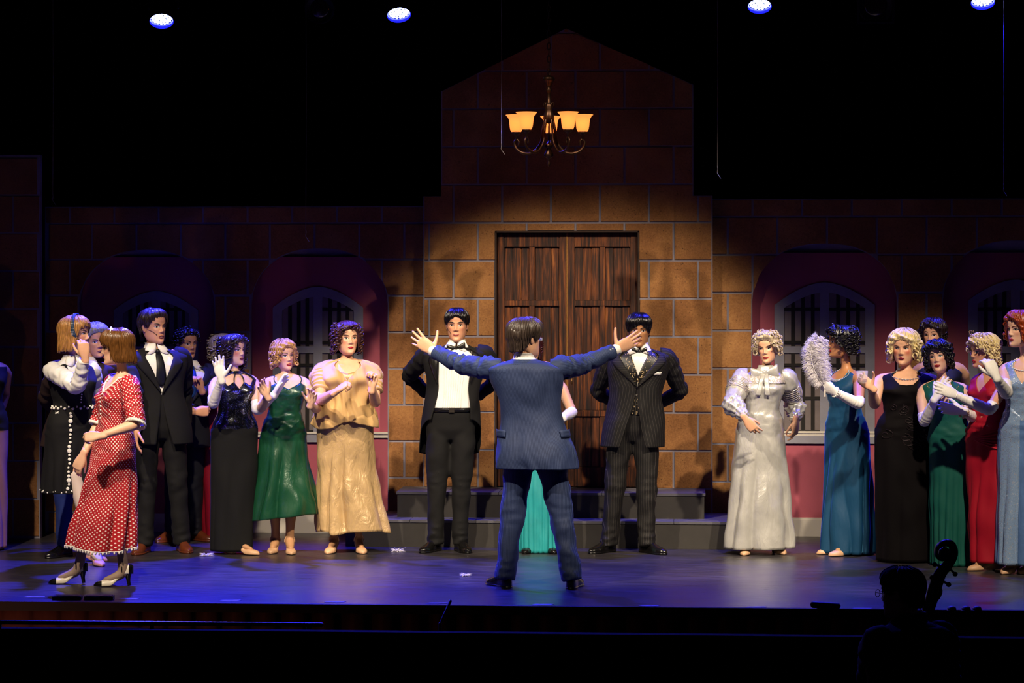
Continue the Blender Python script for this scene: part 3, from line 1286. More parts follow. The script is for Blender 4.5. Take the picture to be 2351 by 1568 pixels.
def hand_geo(origin, d, palm, right, L=.18, curls=(.15, .15, .18, .22), spread=6, thumb=(.6, .2), grow=0.0, voxel=.0038):
    """open or curled hand; right: right hand; thumb (opening, curl)"""
    k = L / .18
    g = G()
    sgn = 1 if right else -1
    ys = np.array([-.030, -.008, .02, .05, .078, .094])
    hw = np.array([.026, .027, .034, .040, .041, .037]) + grow
    ht = np.array([.0215, .020, .019, .017, .0145, .010]) + grow
    P = np.stack([np.zeros(6) + sgn * np.array([0, 0, .001, .001, 0, 0]), ys, np.zeros(6)], 1)
    g.merge(tube(P, np.stack([hw, ht], 1), 16, (1, 0, 0), True, None, 12, 0, sup=2.6))
    bx = np.array([.030, .0105, -.0095, -.0285]) * sgn
    by = np.array([.086, .090, .086, .078])
    ln = np.array([.072, .080, .073, .058])
    r0 = np.array([.0092, .0094, .0089, .0078]) + grow
    for i in range(4):
        sp = R(spread) * (1.5 - i) * sgn
        dr = np.array([math.sin(sp), math.cos(sp), 0])
        ax = np.array([math.cos(sp), -math.sin(sp), 0])
        p = np.array([bx[i], by[i] - .012, 0])
        pts = [p]
        p = np.array([bx[i], by[i], 0])
        pts.append(p)
        for q, (fr, an) in enumerate(((.45, 72), (.30, 98), (.25, 62))):
            dr = rotax(dr, ax, R(an) * curls[i])
            pts.append(pts[-1] + dr * ln[i] * fr)
        g.merge(tube(polyline(pts, 14, 1), np.array([r0[i] * 1.05, r0[i] * 1.02, r0[i], r0[i] * .9, r0[i] * .78]), 9))
    op, tc = thumb
    a = R(18 + 48 * op) * sgn
    dr = nrm(np.array([math.sin(a), math.cos(a), .35]))
    ax = nrm(np.cross(dr, [0, 0, 1.0]) * 1.0)
    p = np.array([.016 * sgn, .012, .004])
    pts = [p, p + dr * .040]
    for fr, an in ((.036, 35), (.028, 45)):
        dr = nrm(dr + (np.array([-sgn * .9, .25, .55])) * tc * (an / 45) + np.array([0, .18, 0]))
        pts.append(pts[-1] + dr * fr)
    g.merge(tube(polyline(pts, 14, 1), np.array([.017, .0135, .0105, .0095, .0078]) + grow, 9))
    g = fuse(g, voxel / k, 3)
    Y = nrm(d)
    Zp = nrm(np.asarray(palm, float) - Y * (np.asarray(palm, float) @ Y))
    Xp = np.cross(Y, Zp)
    M = np.eye(4)
    M[:3, 0], M[:3, 1], M[:3, 2] = Xp * k, Y * k, Zp * k
    M[:3, 3] = origin
    return g.xf(M)


# torso keys: t, half width, front, back (fractions of the height)
TF = np.array([(-.60, .094, .062, .070), (-.25, .098, .062, .072), (0, .101, .060, .074), (.18, .096, .060, .064), (.42, .071, .052, .047), (.58, .079, .058, .052),
               (.73, .090, .060, .058), (.84, .093, .054, .060), (.915, .089, .044, .056), (.962, .066, .034, .046), (1.0, .036, .029, .035), (1.06, .0245, .024, .026), (1.2, .023, .023, .024)])
TM = np.array([(-.60, .088, .060, .062), (-.25, .092, .060, .066), (0, .094, .062, .066), (.18, .092, .063, .060), (.42, .087, .060, .054), (.58, .094, .062, .060),
               (.73, .104, .066, .066), (.84, .108, .060, .066), (.915, .103, .048, .060), (.962, .074, .038, .050), (1.0, .041, .034, .039), (1.06, .0300, .0295, .032), (1.2, .028, .028, .029)])

SKIN = {'fair': 'd8a482', 'light': 'cb9270', 'tan': 'ad774e', 'pale': 'deb093'}
M_WHITE_EYE = mat('eye_white', 'e9e4dc', .3)
M_PUPIL = mat('pupil', '0a0807', .2)
M_MOUTH = mat('mouth_inside', '2a0a0a', .6)
M_LASH = mat('lash', '120c0a', .6)
IRIS = {}


class P:
    """a standing person described by joints seen in the frame"""

    def __init__(s, label, base, H, neck, yaw=(0, 0), head=None, hip=None, male=False, build=1.0, width=1.0, skin='fair', seed=1,
                 hscale=1.0, jaw=1.0, slim=False, hwide=1.0, group=None, cat='person', blush=0.0, dz=0.0, bust=1.0):
        s.slim = slim
        s.male, s.H, s.build, s.width, s.seed, s.bust = male, H, build, width, seed, bust
        s.D = F * (HC - dz) / (base[1] - YH)
        s.x0 = (base[0] - CX) / F * s.D
        s.dz = dz
        loc = CAM + s.D * FWD + s.x0 * RGT
        loc[2] = dz
        s.o = empty('person', loc, PSI, label, cat, group or 'costumed performers on the stage')
        s.neck = s.pt(*neck)
        s.hip = s.pt(*hip) if hip else np.array([0, 0, .52 * H])
        s.yaw = (R(yaw[0]), R(yaw[1]))
        s.keys = TM if male else TF
        hp = head
        s.hs = .133 * H / .228 * hscale
        hc = s.pt(hp[0], hp[1], hp[5] if len(hp) > 5 else (s.neck[1] - .0))
        s.hy = R(hp[2])
        Rm = rotz(s.hy) @ rotx(-R(hp[3])) @ roty(R(hp[4]))
        s.Mh = mat4(Rm * s.hs, hc)
        s.head = Head(male, jaw, hwide)
        s.arms = {}
        s.skin = skin_mat('skin', SKIN.get(skin, skin), [s.hp(x, s.head.face_y(np.array(x), np.array(-.024)), -.024) for x in (-.044, .044)], blush)

    # --- coordinates
    def ray(s, px, py):
        return np.array([-s.x0, -s.D, HC - s.dz]), np.array([(px - CX) / F, 1.0, -(py - YH) / F])

    def pt(s, px, py, dy=0.0):
        c, d = s.ray(px, py)
        return c + d * (s.D + dy)

    def hp(s, x, y, z):
        return s.Mh[:3, :3] @ np.array([float(x), float(y), float(z)]) + s.Mh[:3, 3]

    def reach(s, A, L, px, py, sg):
        c, d = s.ray(px, py)
        w = c - A
        a, b, cc = d @ d, 2 * (d @ w), w @ w - L * L
        q = b * b - 4 * a * cc
        if q <= 0:
            p = c + d * (-b / (2 * a))
            return A + nrm(p - A) * L
        t = (-b + sg * math.sqrt(q)) / (2 * a)
        return c + d * t

    # --- torso surface
    def centre(s, t):
        t = np.asarray(t, float)[..., None]
        bow = np.array([math.sin(s.yaw[1]), -math.cos(s.yaw[1]), 0]) * .012
        return s.hip + (s.neck - s.hip) * t + bow * np.sin(np.clip(t, 0, 1) * PI)

    def fwd(s, k=1):
        return np.array([math.sin(s.yaw[k]), -math.cos(s.yaw[k]), 0.0])

    def left(s, k=1):
        return np.array([math.cos(s.yaw[k]), math.sin(s.yaw[k]), 0.0])

    def surf(s, t, ang, off=0.0, wide=1.0):
        """point on the torso; ang 0 front, positive to the person's left"""
        t, ang = np.broadcast_arrays(np.asarray(t, float), np.asarray(ang, float))
        K = spl(s.keys[:, 0], s.keys[:, 1:], t)
        kw = s.H * s.build
        a = K[..., 0] * kw * s.width * wide + off
        f = K[..., 1] * kw + off
        b = K[..., 2] * kw + off
        n = 2.35
        sn, cs = np.sin(ang), np.cos(ang)
        rr = (np.abs(sn)**n + np.abs(cs)**n)**(-1 / n)
        x = a * sn * rr
        y = np.where(cs >= 0, -f, -b) * cs * rr
        if not s.male:
            y = y - s.bust * .034 * s.build * np.exp(-((t - .715) / .085)**2) * (np.exp(-((ang - .60) / .42)**2) + np.exp(-((ang + .60) / .42)**2))
        yw = s.yaw[0] + (s.yaw[1] - s.yaw[0]) * np.clip(t, 0, 1)
        c = s.centre(t)
        return np.stack([c[..., 0] + x * np.cos(yw) - y * np.sin(yw), c[..., 1] + x * np.sin(yw) + y * np.cos(yw), c[..., 2]], -1)

    def normal(s, t, ang):
        yw = s.yaw[0] + (s.yaw[1] - s.yaw[0]) * np.clip(t, 0, 1)
        return np.array([math.cos(yw) * math.sin(ang) + math.sin(yw) * math.cos(ang), math.sin(yw) * math.sin(ang) - math.cos(yw) * math.cos(ang), 0])

    def shoulder(s, sd):
        q = 1 if sd == 'L' else -1
        sw = (.112 if s.male else .097) * s.H * s.build * s.width
        return s.centre(np.array(.895)) + s.left() * sw * q

    # --- limbs
    def arm(s, sd, elbow, wrist, tip, palm=(0, 0, 1), shoulder=None, **hand):
        S = s.shoulder(sd) if shoulder is None else s.pt(*shoulder)
        Lu, Lf = .178 * s.H, .148 * s.H
        E = s.reach(S, Lu, *elbow)
        Wt = s.reach(E, Lf, *wrist)
        c, d = s.ray(tip[0], tip[1])
        T = c + d * ((Wt[1] + s.D) + tip[2])
        hl = hand.pop('L', .105 * s.H)
        s.arms[sd] = dict(S=S, E=E, W=Wt, d=nrm(T - Wt), palm=np.array(palm, float), hl=hl, hand=hand)

    def arm_path(s, sd, n=26, inner=.045, extra=0.0, t0=0.0, t1=1.0):
        A = s.arms[sd]
        q = 1 if sd == 'L' else -1
        st = A['S'] - s.left() * q * inner * s.H * .6
        P_ = polyline([st, A['S'], A['E'], A['W'] + nrm(A['W'] - A['E']) * extra], 60, 3)
        P_ = P_[int(t0 * 59):int(t1 * 59) + 1]
        return polyline(P_, n, 0)

    def arm_rad(s, g=0.0, fat=1.0):
        k = s.H / 1.68 * (.5 + .5 * s.build) * fat
        b = np.array([.044, .0475, .043, .0395, .036, .0365, .034, .0275, .0235]) if not s.male else np.array([.054, .056, .051, .046, .042, .042, .039, .031, .0265])
        return b * k + g

    def body(s, hands=(True, True), fat=1.0, legs=True, feet=None):
        gs = []
        hd = s.head.geo().xf(s.Mh)
        ear = G()
        pieces = [hd]
        for q in (-1, 1):
            e = ball((0, 0, 0), (.0075, .017, .029), 10, 7)
            e.xf(mat4(rotz(q * R(-20)) @ rotx(R(-12)), (q * .0695 * s.head.wide, .012, -.004)))
            pieces.append(e.xf(s.Mh))
        # neck and trunk
        nb = s.centre(np.array(.90))
        nt = s.hp(0, .018, -.035)
        nr = (.042 if s.male else .034) * s.H / 1.68 * (.6 + .4 * s.build)
        mid = s.centre(np.array(1.0))
        pieces.append(tube(polyline([nb, mid + (nt - mid) * .15, nt], 12, 2), [nr * 1.5, nr * 1.12, nr, nr * .98], 18))
        t = np.concatenate([np.linspace(.04 if s.slim else -.12, .9, 34), np.linspace(.92, 1.01, 8)])
        an = np.linspace(-PI, PI, 44, endpoint=False)
        pieces.append(G().grid(s.surf(t[:, None], an[None, :]), True, (True, True)))
        for sd, hv in zip('RL', hands):
            if sd in s.arms:
                A = s.arms[sd]
                pieces.append(tube(s.arm_path(sd, 26, extra=-.016), s.arm_rad(0, fat), 14))
                if hv:
                    pieces.append(hand_geo(A['W'], A['d'], A['palm'], sd == 'R', A['hl'], **A['hand']))
        if legs:
            for sd in 'RL':
                h, k_, a = s.leg_pts(sd)
                kk = s.H / 1.68 * (.6 + .4 * s.build)
                pieces.append(tube(polyline([h, k_, a], 24, 2), np.array([.078, .072, .060, .050, .047, .043, .031, .029]) * kk * (.72 if s.slim else 1), 14))
        g = union(pieces)
        sh = [s.arms[q]['S'] for q in s.arms]
        neckp = s.centre(np.array(.98))

        def sel(V):
            m = np.linalg.norm(V - neckp, axis=1) < .075
            for p in sh:
                m |= np.linalg.norm(V - p, axis=1) < .085
            return m
        g = relax(g, 8, sel, .5)
        b = g.build('body', s.skin, s.o)
        return b

    def feet(s, R_, L_):
        """each foot (px, py, toe yaw) on the floor"""
        s.ft = {}
        for sd, f in (('R', R_), ('L', L_)):
            D = F * (HC - s.dz) / (f[1] - YH)
            s.ft[sd] = (np.array([(f[0] - CX) / F * D - s.x0, D - s.D, 0.0]), R(f[2]))

    def leg_pts(s, sd):
        q = 1 if sd == 'L' else -1
        h = s.hip + s.left(0) * q * .048 * s.H * s.build
        if not hasattr(s, 'ft'):
            a = np.array([h[0], h[1], .085])
        else:
            p, y = s.ft[sd]
            a = p - np.array([math.sin(y), -math.cos(y), 0]) * .045 + np.array([0, 0, .085])
        k = h * .47 + a * .53 + s.fwd(0) * (0.0 if s.slim else .022)
        if s.slim:
            h = h * .4 + s.hip * .6
        return h, k, a

    # --- face and hair
    def patch(s, name, m, cx, cz, hw, up, dn, bulge, parent=None, nu=11, nv=7, mi=None, eps=.0006, tilt=0.0):
        u = np.linspace(-1, 1, nu)
        v = np.linspace(-1, 1, nv)
        uu, vv = np.meshgrid(u, v)
        x = cx + uu * hw
        z = cz + np.where(vv > 0, up(uu), dn(uu)) * vv + tilt * uu * hw
        y = s.head.face_y(x, z) - bulge * (1 - uu**2) * (1 - vv**2) - eps
        Pn = np.stack([x, y, z], -1)
        g = G()
        mm = 0
        if mi is not None:
            xc = (x[:-1, :-1] + x[1:, 1:]) / 2
            zc = (z[:-1, :-1] + z[1:, 1:]) / 2
            mm = mi(xc, zc)
        g.grid(Pn, False, mi=mm)
        g.xf(s.Mh)
        return g.build(name, m, parent or s.o)

    def face(s, iris='5a4632', lip='8c4a42', brow='3a2a20', mouth=0.0, gaze=0.0, makeup=True, brow_up=0.0, frown=0.0, lipfull=1.0, smile=0.0):
        if iris not in IRIS:
            IRIS[iris] = mat('iris', iris, .25)
        for q in (-1, 1):
            cx = q * .0305
            ix = cx + gaze * .005
            s.patch('eye', [M_WHITE_EYE, IRIS[iris], M_PUPIL], cx, .001, .0148, lambda u: .0066 * (1 - u**2)**.7, lambda u: .0048 * (1 - u**2)**.8, .0035,
                    nu=17, nv=11, mi=lambda x, z, ix=ix: np.where(np.hypot(x - ix, z - .0015) < .0026, 2, np.where(np.hypot(x - ix, z - .0015) < .0058, 1, 0)), tilt=q * .06)
            u = np.linspace(-1.08, 1.08, 11)
            x = cx + u * .0150
            z = .0018 + .0068 * np.maximum(0, 1 - u**2)**.7 + q * .06 * u * .0148
            y = s.head.face_y(x, z) - .0030 * np.maximum(0.25, 1 - u**2) - .001
            tube(np.stack([x, y, z], 1), [.0009, .0019 if makeup else .0012, .0012], 6, (0, 0, 1)).xf(s.Mh).build('eyelashes', M_LASH, s.o)
            u = np.linspace(0, 1, 9)
            x = q * (.013 + .036 * u)
            z = .0185 + brow_up * .006 + .0075 * np.sin(u * PI * .75) - frown * .006 * (1 - u) - .002 * u
            y = s.head.face_y(x, z) - .0012
            tube(np.stack([x, y, z], 1), [(.0026, .0016), (.0034, .0018), (.0012, .001)], 6, (0, 0, 1)).xf(s.Mh).build('eyebrow', s.mat_of('brow', brow), s.o)
        lm = s.mat_of('lips', lip, .35)
        k = lipfull
        z0 = -.0625
        zo = mouth * .010
        s.patch('lips', lm, 0, z0, .0225, lambda u: k * (.0072 * (1 - np.abs(u)**1.6) * (1 - .18 * np.exp(-(u / .18)**2)) + .0004), lambda u: .0005 + 0 * u, .0022, eps=.0014)
        s.patch('lips', lm, 0, z0 - zo, .0215, lambda u: .0005 + zo * np.abs(u)**3, lambda u: k * (.0086 * (1 - np.abs(u)**2.2) + .0003), .0030, eps=.0014)
        if mouth > .05:
            s.patch('mouth', M_MOUTH, 0, z0 - zo / 2, .0195, lambda u: (zo / 2 + .001) * (1 - u**2)**.5, lambda u: (zo / 2 + .001) * (1 - u**2)**.5, -.002, eps=.0011)
        else:
            u = np.linspace(-1, 1, 9)
            x = u * .021
            z = z0 - .0004 + smile * .003 * u**2
            tube(np.stack([x, s.head.face_y(x, z) - .0026 * (1 - u**2) - .0008, z], 1), [.0004, .0010, .0004], 5).xf(s.Mh).build('mouth', M_MOUTH, s.o)

    def mat_of(s, kind, col, rough=.6):
        key = kind + '_' + col
        if key not in MATS:
            m = mat(key, col, rough)
            m.name = kind
        return MATS[key]

    def hair_pt(s, az, z, th, hang=-.01, lift=0.0):
        """hair surface over the skull: az from the front, z height in the head frame"""
        zz = np.maximum(z, hang)
        Pn = s.head.ring(np.clip(zz, -.115, .1125), az)
        n = np.stack([Pn[..., 0] / .072**2, Pn[..., 1] / .097**2, np.clip(zz - .015, 0, .1) / .10**2], -1)
        n /= np.maximum(np.linalg.norm(n, axis=-1, keepdims=True), 1e-6)
        Pn = Pn.copy()
        Pn[..., 2] = np.where(z < hang, z, Pn[..., 2])
        return Pn + n * np.asarray(th)[..., None] if np.ndim(th) else Pn + n * th

    def hair(s, m, keys, th=.014, hang=-.01, grooves=(.0022, 46), wave=(0.0, .03), strands=0, srad=.0035, curls=0, crad=.012, ctube=.0055, czone=(-.08, .09), cfront=55,
             part=0.0, flare=0.0, messy=.0, coil=1.5, seed=None, thtop=None, caxis='z', taper=0.0):
        """keys [(az deg, lower edge z)...] for one side; negative az may be listed for an uneven cut"""
        rg = np.random.RandomState(seed or s.seed)
        ks = np.array(sorted(keys))
        if ks[0, 0] >= 0:
            ks = np.concatenate([(ks * [-1, 1])[::-1][:-1] if ks[0, 0] == 0 else (ks * [-1, 1])[::-1], ks])
        ks[:, 0] = np.radians(ks[:, 0])
        mm, nn = 120, 34
        az = np.linspace(-PI, PI, mm, endpoint=False)
        zb = np.interp(az, ks[:, 0], ks[:, 1])
        sv = np.linspace(0, 1, nn)[:, None]
        z = .1128 + (zb[None, :] - .1128) * sv**1.15
        A = np.broadcast_to(az[None, :], z.shape)
        front = np.exp(-(az / R(38))**2)[None, :]
        edge = sstep(1.0, .80, sv)
        thk = th * (1 - front * (1 - (.25 + .75 * edge)))
        thk = thk * (1 - .35 * sstep(.85, 1, sv)) * (.72 + .28 * sstep(0, .35, sv))
        thk = thk * (1 - taper * sstep(.45, 1, sv))
        if thtop:
            thk = thk + (thtop - th) * sstep(.03, .10, z)
        gr = grooves[0] * (np.sin(A * grooves[1] + 5 * np.sin(A * 3 + z * 20)) + .7 * np.sin(A * grooves[1] * .47 + z * 45 + 2)) * sstep(0, .25, sv)
        wv = wave[0] * np.sin(z / wave[1] * 2 * PI + 2.2 * np.sin(A * 2) + A * 3) * sstep(.1, .4, sv)
        ms = messy * wob(np.stack([A, z * 14, A * 0 + 1], -1).reshape(-1, 3), 1.4, s.seed).reshape(z.shape) if messy else 0
        pr = -.004 * np.exp(-((A - R(part)) / .05)**2) * sstep(.06, .09, z) if part is not None else 0
        fl = flare * sstep(hang, hang - .1, z)
        Pn = s.hair_pt(A, z, thk + gr + wv + ms + pr + fl, hang)
        inn = s.hair_pt(A[-1:], z[-1:], np.zeros((1, mm)) + .001 + .5 * fl[-1:] if np.ndim(fl) else np.zeros((1, mm)) + .001, hang)
        g = G()
        g.grid(np.concatenate([Pn, inn]), True, (True, False), flip=True)
        for _ in range(strands):
            a0 = rg.uniform(-PI, PI)
            zb0 = np.interp(a0, ks[:, 0], ks[:, 1])
            zz = np.linspace(.108, zb0 - rg.uniform(-.004, .008), 16)
            aa = a0 + rg.uniform(-.12, .12) * np.linspace(0, 1, 16)**2 + np.sin(zz * 60 + a0) * .02
            t_ = th * (1 + .0 * zz) + rg.uniform(-.002, .004) + messy * rg.uniform(-.5, 1.2) * np.linspace(0, 1, 16)
            t_ = t_ * (1 - taper * sstep(.45, 1, np.linspace(0, 1, 16)))
            f0 = math.exp(-(a0 / R(38))**2)
            t_ = t_ * (1 - f0 * .7 * np.linspace(0, 1, 16)**2)
            t_ = t_ + wave[0] * np.sin(zz / wave[1] * 2 * PI + 2.2 * np.sin(aa * 2) + aa * 3) * np.linspace(0, 1, 16) + flare * sstep(hang, hang - .1, zz)
            g.merge(tube(s.hair_pt(aa, zz, t_, hang), [srad, srad * 1.1, srad * .9, srad * .35], 5, (0, 0, 1), False))
        c = 0
        while c < curls:
            a0 = rg.uniform(-PI, PI)
            zz = rg.uniform(*czone)
            zb0 = np.interp(a0, ks[:, 0], ks[:, 1])
            if zz < zb0 - .012 or (abs(a0) < R(cfront) and zz < zb0 + .004):
                continue
            c += 1
            base = s.hair_pt(np.array(a0), np.array(zz), np.array(th + rg.uniform(-.006, .006)), hang)
            out = nrm(np.array([base[0], base[1], 0]))
            tn = np.array([-out[1], out[0], 0])
            axis = nrm(np.array([0, 0, -1.0]) + tn * rg.uniform(-.6, .6) + out * rg.uniform(-.1, .3)) if caxis == 'z' else nrm(tn + np.array([0, 0, rg.uniform(-.5, .5)]))
            b1 = nrm(np.cross(axis, out + 1e-3))
            b2 = np.cross(axis, b1)
            tt = np.linspace(0, 1, 15)
            ph = rg.uniform(0, 6.28) + tt * 2 * PI * coil * rg.uniform(.8, 1.2)
            rr = crad * rg.uniform(.7, 1.2) * (1 - .35 * tt)
            pts = base + axis * ((tt - .4) * crad * 2.6)[:, None] + b1 * (np.cos(ph) * rr)[:, None] + b2 * (np.sin(ph) * rr)[:, None]
            g.merge(tube(pts, [(ctube * .5, ctube * .5), (ctube, ctube * .7), (ctube, ctube * .7), (ctube * .25, ctube * .25)], 5, ends=False))
        g.xf(s.Mh)
        return g.build('hair', m, s.o)

    # --- clothes
    def trousers(s, m, ankle=.060, knee=.070, thigh=.088, top=.36, wr=.006, brk=.02, yadd=0.0):
        g = G()
        k = s.H / 1.75
        for sd in 'RL':
            q = 1 if sd == 'L' else -1
            h, kn, a = s.leg_pts(sd)
            tp = s.centre(np.array(top)) + s.left(0) * q * .040 * s.H
            a = a.copy()
            a[2] = .03 + brk
            pts = polyline([tp, h + s.left(0) * q * .002, h * .7 + kn * .3, kn, a], 46, 3)
            rad = np.array([(.074, .088), (.088, .100), (thigh, .100), (thigh * .95, .092), (knee * 1.06, knee * 1.1), (knee, knee * 1.05), (ankle * 1.03, knee * .98), (ankle * 1.02, ankle * 1.2), (ankle, ankle * 1.32)]) * k
            t = tube(pts, rad, 40, s.left(0), False, (wr, .16, s.seed + (q > 0)))
            V = t.V[0]
            zz = V[:, 2]
            w = np.exp(-((zz - .10) / .10)**2) + .5 * np.exp(-((zz - kn[2]) / .10)**2)
            pp = s.wave_off(V, s.seed + q, .05)
            V = V + s.fwd(0) * (pp * w * .010)[:, None] + s.left(0) * (np.roll(pp, 7) * w * .006)[:, None]
            t.V[0] = V
            g.merge(t)
        an = np.linspace(-PI, PI, 48, endpoint=False)
        tz = np.linspace(-.24, top + .03, 18)
        ofs = np.interp(tz, [-.24, -.1, .1, top + .03], [-.02, .012, .018, .015])
        g.grid(s.surf(tz[:, None], an[None, :], ofs[:, None]), True, (True, True))
        g = fuse(g, .010, 5)
        V = g.V[0]
        uvv = np.stack([V[:, 0] * 1.15 + .35 * np.abs(V[:, 1]) * np.sign(V[:, 0]), V[:, 2]], 1)
        g.QU = [uvv[q] for q in g.Q]
        g.TU = [uvv[t] for t in g.T]
        return g.build('trousers', m, s.o)

    def wave_off(s, V, seed, sc):
        return np.sin(V[:, 2] / sc * 2 * PI + 3 * wob(V, .3, seed))

    def jacket(s, m, lapel_m=None, hem=-.42, open_t=.45, vtop=.42, neck_ang=40, low_ang=14, btn_ang=0.5, off=.022, hem_flare=.025, sleeves=True, sl=(.066, .052, .043), wr=.007, back=False,
               lapel=True, sl_end=.97, cuff_m=None, wide=1.05, shirt_m=None, cut=0.0, hem_fn=None, lap_w=.055, collar=True, sidefold=.0):
        """open_t: height of the closing button; above it a V, below it a cut-away gap"""
        nT, nA = 64, 90
        tt = np.linspace(0, 1, nT)
        g = G()
        aV = np.linspace(0, 1, nA)

        def gap(t):
            up = btn_ang + (neck_ang - btn_ang) * np.clip((t - open_t) / (.985 - open_t), 0, 1)**1.0
            dn = btn_ang + (low_ang - btn_ang) * np.clip((open_t - t) / (open_t - hem + 1e-6), 0, 1)**1.3
            return np.radians(np.where(t > open_t, up, dn))
        rows = []
        for v in tt:
            t = hem + (.985 - hem) * v
            a0 = gap(np.array(t))
            an = a0 + (2 * PI - 2 * a0) * aV
            tv = np.full(nA, t)
            if hem_fn is not None:
                hh = hem_fn(np.where(an > PI, an - 2 * PI, an))
                tv = hh + (.985 - hh) * v
                an = gap(tv) + (2 * PI - 2 * gap(tv)) * aV
            o_ = off + hem_flare * sstep(.35, hem, tv) + .006 * sstep(.8, .95, tv)
            rows.append(s.surf(tv, an, o_, wide + .06 * sstep(.84, .95, tv)))
        Rg = np.array(rows)
        cen = s.centre(hem + (.985 - hem) * tt)
        dirs = Rg - cen[:, None]
        dirs[..., 2] = 0
        dirs /= np.linalg.norm(dirs, axis=2, keepdims=True) + 1e-9
        w = wob(Rg.reshape(-1, 3) * [1, 1, .7], .22, s.seed + 3).reshape(Rg.shape[:2])
        fold = np.sin(aV * 2 * PI * 7 + 2 * w) * sstep(.5, 0, tt)[:, None]
        Rg = Rg + dirs * (wr * w + sidefold * fold)[..., None]
        g.grid(Rg, False)
        j = g.build('jacket', m, s.o, solid=.005)
        if sleeves:
            for sd in s.arms:
                k = s.H / 1.75 * (.6 + .4 * s.build)
                A = s.arms[sd]
                pts = s.arm_path(sd, 44, inner=.04, extra=-.01, t1=sl_end)
                pts[:10] += np.array([0, 0, .006])
                t = tube(pts, np.array([(sl[0] * .95, sl[0] * .95), (sl[0] * 1.06, sl[0] * 1.06), (sl[0], sl[0]), (sl[1] * 1.1, sl[1] * 1.1), (sl[1], sl[1]), (sl[2] * 1.1, sl[2] * 1.1), (sl[2], sl[2])]) * k, 30, (0, 0, 1), False)
                V = t.V[0]
                cp = np.repeat(pts, 30, 0)
                dr = V - cp
                ln = np.linalg.norm(dr, axis=1, keepdims=True)
                tq = np.repeat(np.linspace(0, 1, len(pts)), 30)
                el = np.exp(-((tq - .58) / .16)**2) + .9 * np.exp(-((tq - .22) / .10)**2)
                ww = np.sin(tq * 46 + 2.6 * wob(V, .12, s.seed + 9))
                V = V + dr / ln * (el * ww * wr * 1.15 + wr * .5 * wob(V, .1, s.seed))[:, None]
                t.V[0] = V
                t.build('sleeve', m, j)
                if cuff_m:
                    wv = A['W']
                    dd = nrm(A['W'] - A['E'])
                    tube(polyline([wv - dd * .03, wv + dd * .012], 4, 0), np.array([.036, .036]) * k, 20, ends=False).build('shirt_cuff', cuff_m, s.o)
        if lapel:
            lm = lapel_m or m
            for q in (-1, 1):
                t = np.linspace(open_t + .01, .965, 22)
                a0 = gap(t)
                u = (t - open_t) / (.965 - open_t)
                wd_ = np.degrees(np.interp(u, [0, .3, .62, .66, .78, .80, 1], [0.01, .20, .36, .38, .36, .26, .16])) * lap_w / .055
                rr = []
                for f_ in np.linspace(-.05, 1, 5):
                    an = q * (a0 + np.radians(wd_) * f_)
                    rr.append(s.surf(t, an, off + .010 + .004 * math.sin(max(f_, 0) * PI), wide))
                G().grid(np.array(rr), False).build('lapel', lm, j, solid=.004)
        if collar:
            an = np.linspace(R(neck_ang) * .9, 2 * PI - R(neck_ang) * .9, 40)
            rr = [s.surf(np.full(40, t), an, o2, 1.0) for t, o2 in ((.958, .030), (.985, .026), (1.015, .018), (1.018, .014), (.985, .012))]
            G().grid(np.array(rr), False).build('jacket_collar', m, j, solid=.003)
        return j

    def shirt(s, m, t0=.25, off=.010, pleat=False, collar=True, wing=False):
        t = np.linspace(t0, .995, 40)
        an = np.linspace(-PI, PI, 64, endpoint=False)
        Rg = s.surf(t[:, None], an[None, :], off)
        if not pleat:
            Rg = Rg + (.002 * wob(Rg.reshape(-1, 3), .12, s.seed).reshape(Rg.shape[:2]))[..., None]
        sh = G().grid(Rg, True).build('shirt', m, s.o)
        if collar:
            nb, rr = 48, []
            an = np.linspace(R(7), 2 * PI - R(7), nb)
            K = s.keys[-2]
            for zz, o_ in ((.975, .012), (1.02, .010), (1.085, .007), (1.09, .012)):
                rr.append(s.surf(np.full(nb, zz), an, o_))
            G().grid(np.array(rr), False).build('shirt_collar', m, sh, solid=.002)
            for q in (-1, 1):
                a = np.linspace(R(4), R(60), 8) * q
                top = s.surf(np.full(8, 1.082), a, .012)
                dn = np.interp(np.abs(a), [R(4), R(18), R(60)], [.985, .935, 1.0])
                bot = s.surf(dn, a, np.where(dn < .97, .022, .018))
                mid = (top + bot) / 2 + np.array([0, 0, 0])
                G().grid(np.array([top, mid, bot]), False).build('collar_point', m, sh, solid=.002)
        return sh

    def tie(s, m, t0=.50, w=.042):
        t = np.linspace(t0, .955, 14)
        cen = s.surf(t, np.zeros(14), .018)
        ww = np.interp(t, [t0, t0 + .04, .93, .955], [.002, w, w * .55, w * .42])
        L_ = s.left()
        rr = [cen + L_ * (f_ * ww)[:, None] + s.fwd() * (.004 * (1 - f_ * f_)) for f_ in (-1, -.5, 0, .5, 1)]
        g = G().grid(np.array(rr), False)
        tb = g.build('necktie', m, s.o, solid=.004)
        c = s.surf(np.array(.972), np.array(0.0), .017)
        ball(c, (.019, .014, .019), 12, 8).build('knot', m, tb)

